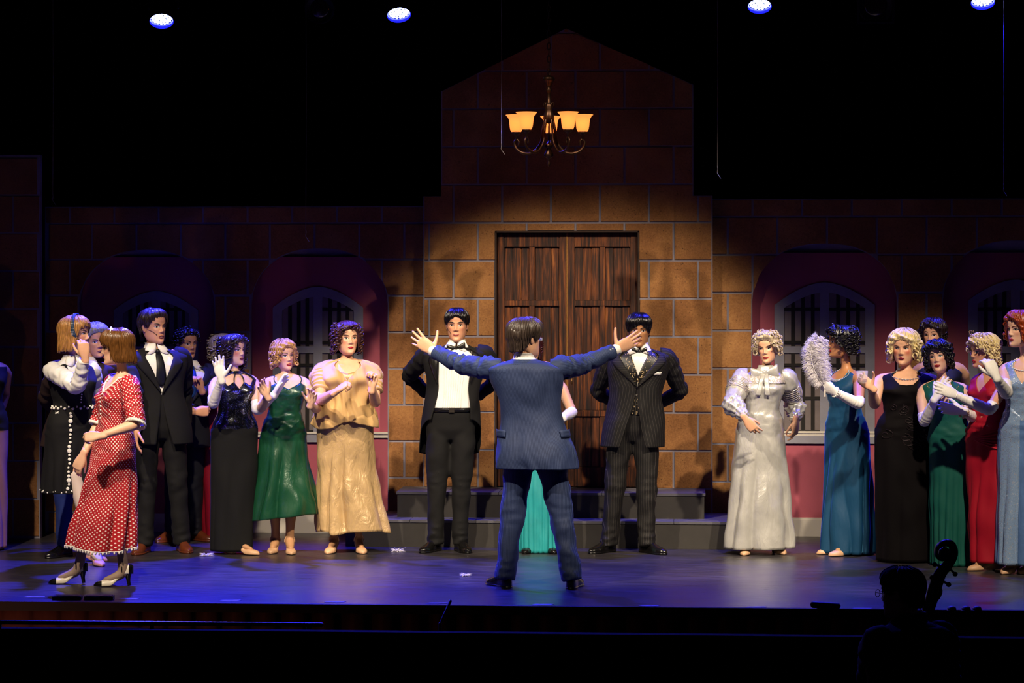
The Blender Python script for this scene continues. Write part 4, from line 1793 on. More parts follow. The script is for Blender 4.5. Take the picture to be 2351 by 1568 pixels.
    def bow(s, m, t=.985, size=1.0, tilt=0.0):
        c = s.surf(np.array(t), np.array(0.0), .016)
        g = G()
        L_ = rotax(s.left(), s.fwd(), tilt)
        U_ = np.cross(s.fwd(), L_) * -1
        U_ = np.array([0, 0, 1.0]) - L_ * L_[2]
        for q in (-1, 1):
            xs = np.array([.0, .012, .030, .052, .058]) * size * q
            hs = np.array([.008, .011, .020, .029, .027]) * size
            ds = np.array([.007, .009, .012, .008, .004]) * size
            rr = []
            for x, h, d in zip(xs, hs, ds):
                th = np.arange(14) / 14 * 2 * PI
                sg = np.sign(np.sin(th)) * np.abs(np.sin(th))**.7
                rr.append(c + L_ * x + U_ * (h * sg)[:, None] + s.fwd() * (d * np.cos(th))[:, None])
            g.grid(np.array(rr), True, (True, True), flip=q < 0)
        g.merge(ball(c + s.fwd() * .006, (.011 * size, .011, .012 * size), 10, 7))
        return g.build('bow_tie', m, s.o)

    def gown(s, m, top, hem, name='gown', tb=0.0, pleats=(14, .05), drift=1.0, flare=1.4, off=.007, sharp=1.0, hem_wave=.0, mat_top=None, split_t=.42, m_seg=128, shift=(0, 0), wrinkle=.004,
             pl_start=.0, knee=1.0, hem_fn=None, top_off=None, tie_y=0.0, ribs=None, bodice_pleat=None):
        """top(ang)->t of the upper edge; hem (pxL, pxR, py, depth ratio)"""
        an = np.linspace(-PI, PI, m_seg, endpoint=False)
        nu, nl = 30, 42
        tp = top(an) if callable(top) else np.full(m_seg, top)
        sv = np.linspace(0, 1, nu)[:, None]
        t = tb + (tp[None, :] - tb) * sv
        o_ = off + (top_off * sstep(.5, .9, t) if top_off else 0)
        up = s.surf(t, np.broadcast_to(an, t.shape), o_)
        if bodice_pleat:
            nb = np.stack([np.sin(an + s.yaw[1]), -np.cos(an + s.yaw[1]), an * 0], -1)
            up = up + nb[None] * (bodice_pleat[1] * np.sin(an * bodice_pleat[0]))[None, :, None]
        w = wob(up.reshape(-1, 3) * [1, 1, 2.2], .13, s.seed).reshape(t.shape)
        up = up + np.stack([np.sin(an + s.yaw[1]), -np.cos(an + s.yaw[1]), an * 0], -1)[None] * (wrinkle * w * sstep(1, .8, sv))[..., None]
        z0 = s.centre(np.array(tb))
        l, r = s.pt(hem[0], hem[2], tie_y), s.pt(hem[1], hem[2], tie_y)
        hc = (l + r) / 2 + np.array([shift[0], shift[1], 0])
        rx = (r[0] - l[0]) / 2
        ry = rx * hem[3]
        K = spl(s.keys[:, 0], s.keys[:, 1:], np.array(tb)) * s.H * s.build
        ring0 = up[0]
        v = np.linspace(0, 1, nl)[:, None]
        hemring = np.stack([hc[0] + rx * np.sin(an + s.yaw[0]), hc[1] - ry * np.cos(an + s.yaw[0]), np.full(m_seg, hc[2])], -1)
        if hem_fn is not None:
            hemring[:, 2] += hem_fn(an)
        k = v**flare * knee + (1 - knee) * v**4
        low = ring0[None] + (hemring - ring0)[None] * np.stack([k, k, v], -1).reshape(nl, 1, 3)
        n_, amp = pleats
        ph = n_ * an[None, :] + drift * np.sin(an[None, :] * 3 + 2 * v) + .8 * np.sin(v * 3 + an[None, :] * 2) * drift
        fold = 1.25 * (2 * np.abs(np.sin(ph / 2))**.8 - 1.25)
        fold = fold + .35 * np.sin(ph * .5 + 1.7 + v * 2)
        if ribs:
            fold = fold + ribs[1] * np.sin(ribs[0] * an)[None]
        dr = low - (z0 + (hc - z0) * v.reshape(nl, 1)).reshape(nl, 1, 3)
        dr[..., 2] = 0
        ln = np.linalg.norm(dr, axis=2, keepdims=True)
        low = low + dr / (ln + 1e-6) * (amp * rx * fold * sstep(pl_start, 1.0, v)**.8)[..., None]
        w = wob(low.reshape(-1, 3) * [1, 1, .5], .2, s.seed + 5).reshape(low.shape[:2])
        low = low + dr / (ln + 1e-6) * (wrinkle * 1.5 * w * sstep(0, .3, v))[..., None]
        low[..., 2] += hem_wave * np.sin(ph[-1] * .5)[None] * v**3
        Rg = np.concatenate([low[::-1], up[1:]])
        mi = 0
        mats = [m]
        if mat_top:
            ii = np.concatenate([np.full(nl - 1, -1.0), (t[:-1].mean(1))])
            mi = np.repeat(((ii > split_t)).astype(int)[:, None], m_seg, 1)
            mats = [m, mat_top]
        g = G().grid(Rg, True, mi=mi)
        ob = g.build(name, mats, s.o, solid=.003)
        s.low, s.up_, s.an = low, up, an
        return ob

    def strap(s, m, pts, r=.004, parent=None, off=.008, name='strap', flat=1.0):
        """pts [(t, ang deg)...] over the torso"""
        q = np.array(pts, float)
        u = np.linspace(0, 1, 18)
        tq = spl(np.linspace(0, 1, len(q)), q, u)
        Pn = s.surf(tq[:, 0], np.radians(tq[:, 1]), off)
        return tube(Pn, [(r, r * flat), (r, r * flat)], 8, (0, 0, 1)).build(name, m, parent or s.o)

    def necklace(s, m, t=.955, dip=.05, r=.004, beads=26, drop=0.0, name='necklace'):
        an = np.linspace(-1.5, 1.5, beads)
        tt = 1.005 - (dip + (1.005 - t)) * np.cos(an * PI / 3.0)**1.5
        Pn = s.surf(tt, an * .8, .006)
        g = G()
        for i, p in enumerate(Pn):
            k = 1 + drop * math.exp(-(an[i] / .5)**2)
            g.merge(ball(p, r * k, 6, 5))
        g.merge(tube(Pn, [r * .35, r * .35], 5))
        return g.build(name, m, s.o)

    def earrings(s, m, drop=.02, r=.004, name='earring'):
        for q in (-1, 1):
            g = G()
            p = np.array([q * .074 * s.head.wide, .008, -.032])
            g.merge(ball(p, r, 7, 5)).merge(ball(p - [0, 0, drop], r * 1.3, 7, 5)).merge(tube([p, p - [0, 0, drop]], [.001, .001], 5))
            g.xf(s.Mh).build(name, m, s.o)

    def glove(s, sd, m, top=.42, grow=.0022, cuffw=.005):
        A = s.arms[sd]
        pts = s.arm_path(sd, 40, extra=-.004, t0=top)
        rad = s.arm_rad(.004)
        ra = spl(np.linspace(0, 1, len(rad)), rad, np.linspace(top, 1, 9))
        t = tube(pts, ra, 18, (0, 0, 1), False)
        V = t.V[0]
        cp = np.repeat(pts, 18, 0)
        dr = V - cp
        tq = np.repeat(np.linspace(0, 1, len(pts)), 18)
        ww = np.sin(tq * 70 + 2.4 * wob(V, .08, s.seed + 9))
        V = V + dr / np.linalg.norm(dr, axis=1, keepdims=True) * (ww * .0022 * (np.exp(-((tq - .25) / .2)**2) + np.exp(-((tq - .85) / .15)**2)) + cuffw * .6 * sstep(.06, 0, tq))[:, None]
        t.V[0] = V
        h = hand_geo(A['W'], A['d'], A['palm'], sd == 'R', A['hl'], grow=grow, **A['hand'])
        return t.merge(h).build('glove', m, s.o)

    def shoe(s, sd, m, kind='oxford', L=.27, sole=None, heel=.0, strap=None, vamp=None):
        p, y = s.ft[sd]
        n, mm = 26, 20
        u = np.linspace(0, 1, n)
        w = np.interp(u, [0, .06, .18, .4, .62, .78, .92, 1], [.004, .024, .031, .030, .041, .042, .028, .004]) * L / .27
        if kind == 'oxford':
            h = np.interp(u, [0, .05, .3, .45, .6, .75, .9, 1], [.045, .085, .088, .082, .062, .048, .040, .022])
        else:
            h = np.interp(u, [0, .04, .15, .35, .5, .65, .8, .93, 1], [.05, .062, .060, .042, .034, .042, .036, .028, .012])
        b = heel * (1 - sstep(.18, .62, u)) + .003
        yy = -(u - .42) * L
        th = np.arange(mm) / mm * 2 * PI
        c, sn = np.cos(th), np.sin(th)
        rr = []
        for i in range(n):
            zz = np.where(sn > 0, b[i] + .008 + (h[i] - .008) * np.abs(sn)**.85, b[i] + .008 + .008 * -np.abs(sn)**.5)
            xx = w[i] * np.sign(c) * np.abs(c)**.7
            rr.append(np.stack([xx, np.full(mm, yy[i]), zz], -1))
        rr = np.array(rr)
        Rm = mat4(rotz(y), p)
        mi = 0
        mats = [m]
        if vamp:
            uu = (u[:-1] + u[1:]) / 2
            mi = np.repeat(np.where((uu > .80) | (uu < .13), 1, 0)[:, None], mm, 1)
            mats = [m, vamp]
        g = G().grid(rr, True, (True, True), mi, flip=True).xf(Rm)
        ob = g.build('shoe', mats, s.o)
        if kind == 'oxford':
            so = G()
            zz = [0.0, .012]
            ring = np.stack([np.concatenate([w * 1.06, -w[::-1] * 1.06]), np.concatenate([yy, yy[::-1]]), np.zeros(2 * n)], -1)
            so.grid(np.stack([ring, ring + [0, 0, .014]]), True, (True, True), flip=True)
            so.xf(Rm).build('sole', sole or m, ob)
        if heel > .01:
            tube([np.array([0, .42 * L - .035, heel + .008]), np.array([0, .42 * L - .032, heel * .5]), np.array([0, .42 * L - .026, .004])], [(.026, .026), (.012, .014), (.010, .011)], 10, (1, 0, 0), n=10, ends=False).xf(Rm).build('heel', vamp or m, ob)
        if strap:
            st = []
            for q in np.linspace(0, PI, 12):
                st.append((.036 * math.cos(q), .03, heel * .75 + .045 + .050 * math.sin(q)))
            tube(np.array(st), [.004, .004], 6).xf(Rm).build('shoe_strap', strap, ob)
        # instep inside the shoe, joined to the leg
        return ob

    def stocking(s, sd, m, up=.62):
        h, k, a = s.leg_pts(sd)
        p, y = s.ft[sd]
        kk = s.H / 1.68 * (.6 + .4 * s.build)
        f = np.array([math.sin(y), -math.cos(y), 0])
        pts = polyline([h * (1 - up) + k * up, k, a, a + f * .03 - np.array([0, 0, .02]), a + f * .11 - np.array([0, 0, .045])], 34, 2)
        return tube(pts, np.array([.060, .053, .050, .050, .047, .040, .033, .034, .033, .022]) * kk * (.75 if s.slim else 1), 16, (0, 1, 0)).build('stocking', m, s.o)

    def mic(s, m, q=-1):
        pts = []
        for u in np.linspace(0, 1, 12):
            x = q * (.070 - .034 * u)
            z = -.012 - .040 * u
            pts.append((x, float(s.head.face_y(np.array(x * .985), np.array(z))) - .006, z))
        g = tube(np.array(pts), [.0012, .0012], 5)
        g.merge(ball(pts[-1], .0032, 7, 5))
        return g.xf(s.Mh).build('headset_microphone', m, s.o)

# ------------------------------------------------------------------ costume helpers
WHITE = cloth('white_cotton', 'e6e2dc', .8, .1, var=.05)
GLOVE = satin('white_glove_satin', 'e9e4df', .5, 0, .35, 30, .04)
BLACKS = cloth('black_suiting', '0e0d0e', .85, .08, '303036', .2)
BLACKS2 = cloth('black_tuxedo_wool', '0d0c0c', .85, .06, '2a2a30', .2)
SATBLK = satin('black_satin', '15130f', .3, .1, .8)
BROWNSHOE = mat('brown_leather', '5a2a14', .3)
BLACKSHOE = mat('black_leather', '0d0c0c', .22)
TAN = mat('tan_dance_leather', 'c39a76', .5)
NUDE = cloth('tan_tights', 'a97d58', .6, .2)
TAUPE = cloth('taupe_tights', '8d7667', .6, .25)
PEARL = mat('pearl_bead', 'e8e2d8', .25)
DIAM = mat('rhinestone', 'dcdfe8', .12, .7, .9)
GOLD = mat('gold_bead', 'd6b27a', .25, .9)
MICM = mat('microphone_black', '1a1412', .5)
PSK = mat('pink_shoe', 'd59a92', .5)
F_HAIR = [(0, .070), (28, .064), (46, .034), (58, -.012), (74, -.065), (105, -.095), (180, -.105)]
M_HAIR = [(0, .072), (35, .064), (52, .040), (64, .014), (74, -.006), (82, .006), (90, .022), (102, .022), (110, -.012), (130, -.045), (155, -.062), (180, -.066)]


def col(o, s, px, py):
    """nearest gown column and row to a pixel: returns (row, col) in s.low"""
    A = np.concatenate([s.low, s.up_])
    c, _ = s.ray(px, py)
    d = A - c
    u = d[..., 0] / d[..., 1] * F + CX
    v = -d[..., 2] / d[..., 1] * F + YH
    e = (u - px)**2 + (v - py)**2 + 4e4 * np.maximum(0, d[..., 1] - s.D - .02)
    return A[np.unravel_index(np.argmin(e), e.shape)]


def tops(keys):
    """upper edge of a gown by angle, keys [(deg, t)...], mirrored"""
    k = np.array(sorted(keys), float)
    return lambda a: np.interp(np.abs(np.degrees(a)), k[:, 0], k[:, 1])


def sleeve(s, sd, m, rad, t0=0.02, t1=.97, wr=.006, name='sleeve', parent=None, seed=3, sc=.1, gather=0, fq=40):
    pts = s.arm_path(sd, 46, inner=.035, extra=-.005, t0=t0, t1=t1)
    t = tube(pts, np.asarray(rad) * s.H / 1.68, 32, (0, 0, 1), False)
    V = t.V[0]
    cp = np.repeat(pts, 32, 0)
    dr = V - cp
    tq = np.repeat(np.linspace(0, 1, len(pts)), 32)
    thq = np.tile(np.arange(32) / 32 * 2 * PI, len(pts))
    ww = np.sin(tq * fq + 2.6 * wob(V, sc, seed)) + (gather * np.sin(thq * 9 + 4 * tq) if gather else 0)
    V = V + dr / np.linalg.norm(dr, axis=1, keepdims=True) * (wr * ww)[:, None]
    t.V[0] = V
    return t.build(name, m, parent or s.o)


def lace(s, ring, m, r=.006, name='lace_trim', drop=.012, k=3, parent=None):
    g = G()
    n = len(ring)
    for i in range(0, n, k):
        p = ring[i]
        g.merge(ball(p - np.array([0, 0, drop * .5]), (r * 1.25, r * 1.25, drop * .75), 7, 5))
    g.merge(tube(np.concatenate([ring, ring[:1]]), [(r * .7, r), (r * .7, r)], 6))
    return g.build(name, m, parent or s.o)


def tiara(s, m, span=62, z=.085, tall=.040, y=-.02, n=9, r=.0032, th=.018, name='tiara'):
    g = G()
    az = np.radians(np.linspace(-span, span, 28))
    base = s.hair_pt(az, np.full(28, z), np.full(28, th))
    g.merge(tube(base, [.0022, .0022], 5))
    for i, a in enumerate(np.linspace(-span, span, n)):
        h = tall * (.45 + .55 * math.cos(R(a) * 90 / span))
        b = s.hair_pt(np.array(R(a)), np.array(z), np.array(th))
        tp = b + np.array([0, -.004, h])
        g.merge(tube([b, tp], [.0016, .0010], 5))
        g.merge(ball(tp, r * 1.3, 6, 5)).merge(ball((b + tp) / 2, r, 6, 5)).merge(ball(b, r, 6, 5))
        if i < n - 1:
            a2 = R(a + span / (n - 1))
            mid = s.hair_pt(np.array(a2), np.array(z), np.array(th)) + [0, 0, tall * .3]
            g.merge(ball(mid, r, 6, 5)).merge(tube([b + (tp - b) * .6, mid], [.0012, .0012], 5))
    return g.xf(s.Mh).build(name, m, s.o)


def headband(s, m, y=-.015, w=.010, th=.020, dots=None, tilt=0.0, lift=0.0, a0=-.30):
    an = np.linspace(a0 * PI, (1 - a0) * PI, 34)
    Pn = []
    for a in an:
        x, z = math.cos(a), math.sin(a)
        Pn.append(((.0755 + th) * x, y - tilt * (z * .08), .018 + (.098 + th) * z + lift if z > 0 else .018 + .075 * z))
    Pn = np.array(Pn)
    o = tube(Pn, [(w, .004), (w, .005 if not dots else .009), (w, .004)], 10, (0, 1, 0)).xf(s.Mh).build('headband', m, s.o)
    if dots:
        for i in range(4, 30):
            for k in (-.6, 0, .6):
                kk = k + (.3 if i % 2 else 0)
                p = Pn[i] + np.array([0, kk * w, 0]) + nrm(np.array([Pn[i][0], 0, Pn[i][2] - .018])) * .007
                ball(p, .0021, 6, 4).xf(s.Mh).build('pearl', dots, o)
    return o


def suit_arms(s, R_, L_):
    s.arm('R', *R_)
    s.arm('L', *L_)


# ------------------------------------------------------------------ the cast, from stage right to stage left
rest = dict(curls=(.30, .34, .38, .42), spread=3, thumb=(.25, .2))
fist = dict(curls=(.74, .78, .80, .84), spread=1, thumb=(.15, .75))
opn = dict(curls=(.08, .06, .08, .12), spread=8, thumb=(.75, .05))
soft = dict(curls=(.18, .22, .28, .34), spread=5, thumb=(.5, .15))

# someone mostly out of frame on the left
p = P('person at the far left edge, only the dusty pink skirt showing', (-36, 1262), 1.66, (-36, 826, 0), (30, 30), (-34, 776, 40, 0, 0), skin='fair', slim=True, seed=41)
p.arm('R', (-85, 905, -1), (-80, 975, -1), (-78, 1010, 0), (1, 0, 0), **rest)
p.arm('L', (12, 905, 1), (-5, 965, -1), (-20, 990, 0), (-1, .3, 0), **rest)
p.body()
p.face()
p.hair(hair_mat('dark_brown_hair', '2a1a12'), F_HAIR, strands=60)
p.gown(cloth('dusty_pink_gown', '8a5f66', .7, .2), .90, (-84, 12, 1258, .8), pleats=(10, .05), mat_top=BLACKS, split_t=-.05)

# woman in white blouse and black button dress
p = P('person in white blouse and black button-trimmed pinafore dress, hand at chin', (178, 1292), 1.70, (162, 830, 0), (38, 45), (172, 768, 76, 2, 4), skin='fair', seed=2, blush=.5, hip=(165, 1000, 0))
p.feet((222, 1297, 25), (206, 1288, 70))
p.arm('R', (179, 888, -1), (195, 820, -1), (189, 770, -.02), (-.3, .9, .2), curls=(.55, .6, .7, .8), spread=4, thumb=(.6, .3))
p.arm('L', (222, 915, 1), (218, 985, -1), (216, 1020, 0), (-1, .2, 0), **rest)
p.body()
p.face('4a5a4a', 'a03038', '5a3820', gaze=.6, smile=1)
h = p.hair(hair_mat('strawberry_blonde_hair', 'a5753f', .3), [(0, .056), (30, .050), (50, .030), (62, -.02), (72, -.10), (84, -.120), (110, -.118), (180, -.122)], th=.021, strands=210, srad=.0042, hang=.0, flare=.004)
headband(p, cloth('navy_headband', '24384e', .7), -.028, .016, .023, PEARL, tilt=-.25)
p.shirt(WHITE, .3, .010)
for sd in 'RL':
    sleeve(p, sd, WHITE, [.056, .064, .060, .062, .058, .052, .044, .034], wr=.005, seed=4)
blk = cloth('black_crepe', '0f0e10', .85, .08, '34343a')
g_ = p.gown(blk, tops([(0, .74), (18, .80), (34, .97), (52, .97), (78, .80), (110, .82), (140, .96), (165, .93), (180, .93)]), (97, 214, 1131, .72), name='pinafore_dress', pleats=(10, .06), off=.014, flare=1.0, sharp=.8)
p.necklace(PEARL, .90, .05, .005, 24)
for i, py in enumerate(np.linspace(948, 1122, 19)):
    q = col(g_, p, 162 - 6 * (py - 948) / 174, py)
    r_ = (.010, .012, .016, .009, .012, .010, .008)[i % 7]
    ball(q + np.array([.003, -.006, 0]), (r_, .003, r_), 12, 5).build('button', PEARL, g_)
ringh = p.low[-1]
for i in range(0, len(ringh), 4):
    ball(ringh[i] + np.array([0, 0, .008 + .006 * (i % 3)]), (.007, .004, .007), 8, 5).build('button', PEARL, g_)
for i in range(0, 128, 4):
    q = p.surf(np.array(.40), p.an[i], .016)
    dd = nrm((q - p.centre(np.array(.5))) * [1, 1, 0])
    ball(q + dd * .006 + [0, 0, -.012 * (i % 8 == 0)], .0075 if i % 8 else .011, 8, 5).build('button', PEARL, g_)
for i, t_ in enumerate(np.linspace(.46, .74, 9)):
    ball(p.surf(np.array(t_), np.array(.02), .020), .006, 8, 5).build('button', PEARL, g_)
for sd in 'RL':
    p.stocking(sd, mat('white_tights', 'c8b4a8', .6))
    p.shoe(sd, PSK, 'pump', .24, heel=.03, strap=PSK)
    fr_ = p.leg_pts(sd)[2]
    th = np.linspace(0, 2 * PI, 20, endpoint=False)
    lace(p, np.stack([fr_[0] + .042 * np.cos(th), fr_[1] + .042 * np.sin(th), np.full(20, fr_[2] + .03)], 1), WHITE, .006, 'sock_frill', .014, 1)

# grey haired man half hidden behind her
p = P('person in dark brown jacket half hidden behind the white blouse and pinafore', (172, 1268), 1.74, (196, 832, 0), (15, 15), (221, 783, 24, -4, -6), male=True, skin='light', seed=3, hip=(168, 985, 0))
p.feet((140, 1278, -30), (205, 1268, 20))
suit_arms(p, ((104, 915, 1), (140, 958, 1), (165, 965, 0), (0, -1, 0)), ((262, 910, 1), (250, 975, -1), (246, 1010, 0), (-1, 0, 0)))
p.body()
p.face('4a4038', '8a5048', '6a6460', makeup=False)
p.hair(hair_mat('grey_hair', '8d8a88', .5), M_HAIR, taper=.5, th=.022, strands=150, messy=.008, thtop=.028)
p.shirt(cloth('pale_lilac_shirt', 'c9c4d2', .8, .1))
p.tie(cloth('navy_tie', '141a3a', .6))
p.jacket(cloth('dark_brown_jacket', '2a1a18', .85, .2), hem=-.25, open_t=.35, neck_ang=34, low_ang=24)
p.trousers(cloth('blue_trousers', '1c2c6a', .8, .2))
for sd in 'RL':
    p.shoe(sd, BLACKSHOE, 'oxford', .28)

# woman in the red polka dot dress, walking to the left
p = P('person in red polka-dot dress with white headband walking left at the stage front', (240, 1343), 1.62, (282, 860, 0), (-52, -62), (268, 798, -84, -4, 0), skin='pale', seed=4, blush=.35, hip=(258, 1042, 0), bust=.9)
p.feet((164, 1340, -82), (268, 1346, -80))
p.arm('L', (313, 974, -1), (230, 1001, -1), (186, 1004, 0), (.25, .75, -.5), curls=(.55, .6, .65, .7), spread=4, thumb=(.3, .3))
p.arm('R', (226, 975, 1), (190, 1046, -1), (170, 1088, 0), (.3, .9, 0), **rest)
p.body()
p.face('4a6070', '9a2a30', '5a3a22', smile=1)
p.hair(hair_mat('auburn_bob_hair', '5c3a1a', .28), [(0, .034), (30, .030), (54, .020), (66, -.01), (74, -.075), (84, -.098), (110, -.105), (180, -.118)], th=.022, strands=230, srad=.0042, hang=.0, flare=.010)
headband(p, mat('white_band', 'eeeeee', .4), -.040, .0055, .0240, tilt=-.15, a0=.22)
DOT = dots('red_polka_dot', 'a5121f', 'efe2dc', .0265, .0044)
g_ = p.gown(DOT, tops([(0, .78), (12, .83), (40, .965), (70, .972), (180, .975)]), (158, 319, 1252, .62), name='polka_dot_dress', pleats=(7, .11), off=.010, flare=1.05, drift=1.4, wrinkle=.006, hem_fn=lambda a: -.03 * np.exp(-((a - 1.0) / .8)**2))
for sd in 'RL':
    sleeve(p, sd, DOT, [.056, .068, .066, .064, .062], .02, .56, .005, parent=g_)
    A = p.arms[sd]
    q = p.arm_path(sd, 60, inner=.035)
    c_, dv = q[33], nrm(q[34] - q[32])
    b1 = nrm(np.cross(dv, [0, 1, .2]))
    b2 = np.cross(dv, b1)
    th = np.linspace(0, 2 * PI, 40, endpoint=False)
    lace(p, c_ + .061 * (np.cos(th)[:, None] * b1 + np.sin(th)[:, None] * b2), WHITE, .006, 'lace_trim', .014, 1, g_)
lace(p, p.low[-1], WHITE, .006, 'lace_trim', .016, 2, g_)
lace(p, p.up_[-1], WHITE, .007, 'lace_trim', .012, 2, g_)
for i, t_ in enumerate(np.linspace(.46, .76, 7)):
    ball(p.surf(np.array(t_), np.array(0.0), .016), .006, 8, 5).build('button', PEARL, g_)
SPECW = mat('cream_leather', 'ded4c2', .4)
for sd in 'RL':
    p.stocking(sd, TAUPE, .2)
    p.shoe(sd, SPECW, 'pump', .25, heel=.075, strap=BLACKSHOE, vamp=BLACKSHOE)

# tall man in a black suit
p = P('person in black suit and black tie, mouth open, beside the polka-dot dress', (372, 1267), 1.80, (354, 802, 0), (18, 25), (352, 752, 46, 3, 0), male=True, skin='light', seed=5, hip=(366, 968, 0))
p.feet((327, 1270, -12), (421, 1266, 22))
suit_arms(p, ((309, 905, -1), (312, 985, -1), (314, 1022, 0), (1, .2, 0)), ((424, 900, 1), (428, 985, -1), (426, 1025, 0), (-1, .2, 0)))
p.body()
p.face('3a2a1c', '8a4038', '241812', mouth=1.0, makeup=False, frown=.6)
p.hair(hair_mat('dark_brown_hair_man', '2b1d15', .4), M_HAIR, taper=.5, th=.019, strands=190, messy=.007, thtop=.030)
p.shirt(WHITE)
p.tie(cloth('black_tie', '0c0c10', .5))
p.jacket(BLACKS, hem=-.30, open_t=.40, neck_ang=30, low_ang=16, cuff_m=WHITE)
p.trousers(BLACKS)
p.mic(MICM, -1)
for sd in 'RL':
    p.shoe(sd, BROWNSHOE, 'oxford', .29)

# younger man with blue tie
p = P('person in dark suit and blue tie with raised fist', (424, 1243), 1.66, (434, 840, 0), (14, 26), (428, 790, 36, 0, 0), male=True, skin='light', seed=6, hip=(424, 985, 0), build=.95)
p.feet((386, 1243, -25), (456, 1241, 45))
p.arm('R', (402, 918, -1), (448, 945, -1), (482, 944, 0), (.2, .9, 0), **fist)
p.arm('L', (482, 922, -1), (462, 893, -1), (450, 856, -.02), (-.5, -.8, .2), **fist)
p.body()
p.face('2a1c14', '9a5a50', '1c130e', mouth=.35, makeup=False, frown=.8, brow_up=.5)
p.hair(hair_mat('black_curly_hair', '17110f', .4), M_HAIR, taper=.5, th=.018, curls=110, crad=.011, ctube=.006, czone=(.015, .112), cfront=10, messy=.006)
p.shirt(WHITE)
p.tie(satin('blue_tie', '1d3f86', .45, 0, .5))
p.jacket(cloth('midnight_suiting', '0f1019', .8, .25, '303050'), hem=-.28, open_t=.40, neck_ang=30, low_ang=16)
p.trousers(cloth('midnight_trousers', '0f1018', .8, .2))
p.mic(MICM, -1)
for sd in 'RL':
    p.shoe(sd, BROWNSHOE, 'oxford', .27)

# woman in red hidden behind the sequin gown
p = P('person in dark red gown almost hidden behind the black sequin gown', (514, 1240), 1.60, (504, 848, 0), (20, 25), (511, 802, 55, 0, 0), skin='fair', slim=True, seed=7)
p.feet((495, 1240, 0), (545, 1240, 30))
p.arm('R', (464, 922, 1), (480, 900, -1), (500, 878, 0), (.2, 1, 0), **soft)
p.arm('L', (552, 930, 1), (545, 985, -1), (545, 1010, 0), (-1, 0, 0), **soft)
p.body((False, True))
p.face()
p.hair(hair_mat('silver_blonde_curls', 'a99a86', .35), F_HAIR, th=.024, curls=80, crad=.014, ctube=.0065)
p.gown(satin('dark_red_satin', '8a0d22', .45, 0, .6), tops([(0, .80), (40, .86), (80, .80), (180, .72)]), (467, 574, 1252, .8), pleats=(8, .05))
p.strap(MATS['dark_red_satin'], [(.84, -34), (.93, -48), (.975, -75), (.95, -120)], .007)
p.glove('R', GLOVE, .5)

# woman in the black sequin gown
p = P('person in black sequin halter gown raising white gloved hands', (534, 1271), 1.60, (540, 855, 0), (10, 25), (535, 805, 54, 3, 0), skin='pale', slim=True, seed=8, blush=.75, hip=(538, 1004, 0))
p.feet((520, 1268, 25), (558, 1273, 62))
p.arm('R', (489, 928, -1), (508, 868, -1), (498, 816, 0), (.15, -1, .1), **opn)
p.arm('L', (590, 943, -1), (633, 903, -1), (657, 861, 0), (.8, -.45, -.4), curls=(.05, .05, .08, .1), spread=4, thumb=(.4, .1))
p.body((False, False))
p.face('3a2a20', '7a1c26', '2a1a14', mouth=.35, gaze=.4, frown=.3)
DKB = hair_mat('dark_brown_curls', '23150f', .36)
p.hair(DKB, [(0, .066), (28, .058), (46, .024), (56, -.04), (72, -.115), (110, -.145), (180, -.15)], th=.026, curls=190, crad=.015, ctube=.0062, czone=(-.14, .085), cfront=48, hang=.0, flare=.008)
SEQ = sequin('black_sequins', '06070a', .22, 240, 'b8c4d8', .14)
g_ = p.gown(cloth('black_jersey', '0c0c0d', .85, .08, '303036'), tops([(0, .76), (14, .86), (30, .80), (45, .92), (62, .88), (90, .78), (180, .70)]), (485, 580, 1264, .62), name='sequin_gown', pleats=(5, .03), mat_top=SEQ, split_t=.12, flare=1.2)
for a, t_ in ((13, .85), (-13, .85), (46, .90), (-46, .90)):
    p.strap(SEQ, [(t_, a), (.95, a * .95), (1.005, a * .9)], .009, g_, .010, 'halter_strap', .5)
an_ = np.linspace(-PI, PI, 40, endpoint=False)
ringn = p.surf(np.full(40, 1.003), an_, .010)
tube(np.concatenate([ringn, ringn[:1]]), [(.012, .005), (.012, .005)], 8).build('neck_band', SEQ, g_)
for sd in 'RL':
    p.glove(sd, GLOVE, .46)
    p.shoe(sd, TAN, 'pump', .24, heel=.05)
    p.stocking(sd, NUDE)

# blonde woman in the green satin dress
p = P('person in dark green satin slip dress and tan shoes, palms raised', (648, 1268), 1.56, (657, 858, 0), (12, 18), (651, 816, 34, -2, -4), skin='pale', seed=9, blush=.55, hip=(650, 1008, 0))
p.feet((630, 1268, -6), (666, 1270, 10))
p.arm('R', (600, 938, -1), (613, 908, -1), (594, 874, -.03), (.2, -.9, .3), curls=(.3, .35, .4, .45), spread=7, thumb=(.5, .2))
p.arm('L', (727, 940, -1), (713, 926, -1), (722, 890, -.05), (-.1, -.9, .3), curls=(.32, .36, .4, .45), spread=9, thumb=(.7, .2))
p.body()
p.face('50606a', 'b01822', '7a5a36', mouth=.75, gaze=.5, brow_up=.5)
p.hair(hair_mat('golden_blonde_waves', 'b58a52', .32), [(0, .068), (26, .060), (44, .026), (56, -.03), (70, -.075), (110, -.098), (180, -.10)], th=.024, wave=(.006, .030), curls=120, crad=.013, ctube=.007, czone=(-.095, .03), cfront=52, strands=60, hang=.0, caxis='t')
GRN = satin('dark_green_satin', '12402a', .30, .15, 1.0, 9)
g_ = p.gown(GRN, tops([(0, .775), (10, .80), (33, .865), (52, .82), (85, .76), (180, .66)]), (574, 726, 1188, .8), name='slip_dress', pleats=(6, .11), drift=1.6, flare=1.15, hem_fn=lambda a: .03 * np.sin(a + .6), wrinkle=.006)
for q in (-1, 1):
    p.strap(GRN, [(.86, 33 * q), (.93, 44 * q), (.972, 62 * q), (.955, 95 * q), (.85, 140 * q), (.70, 150 * q)], .0035, g_, .007)
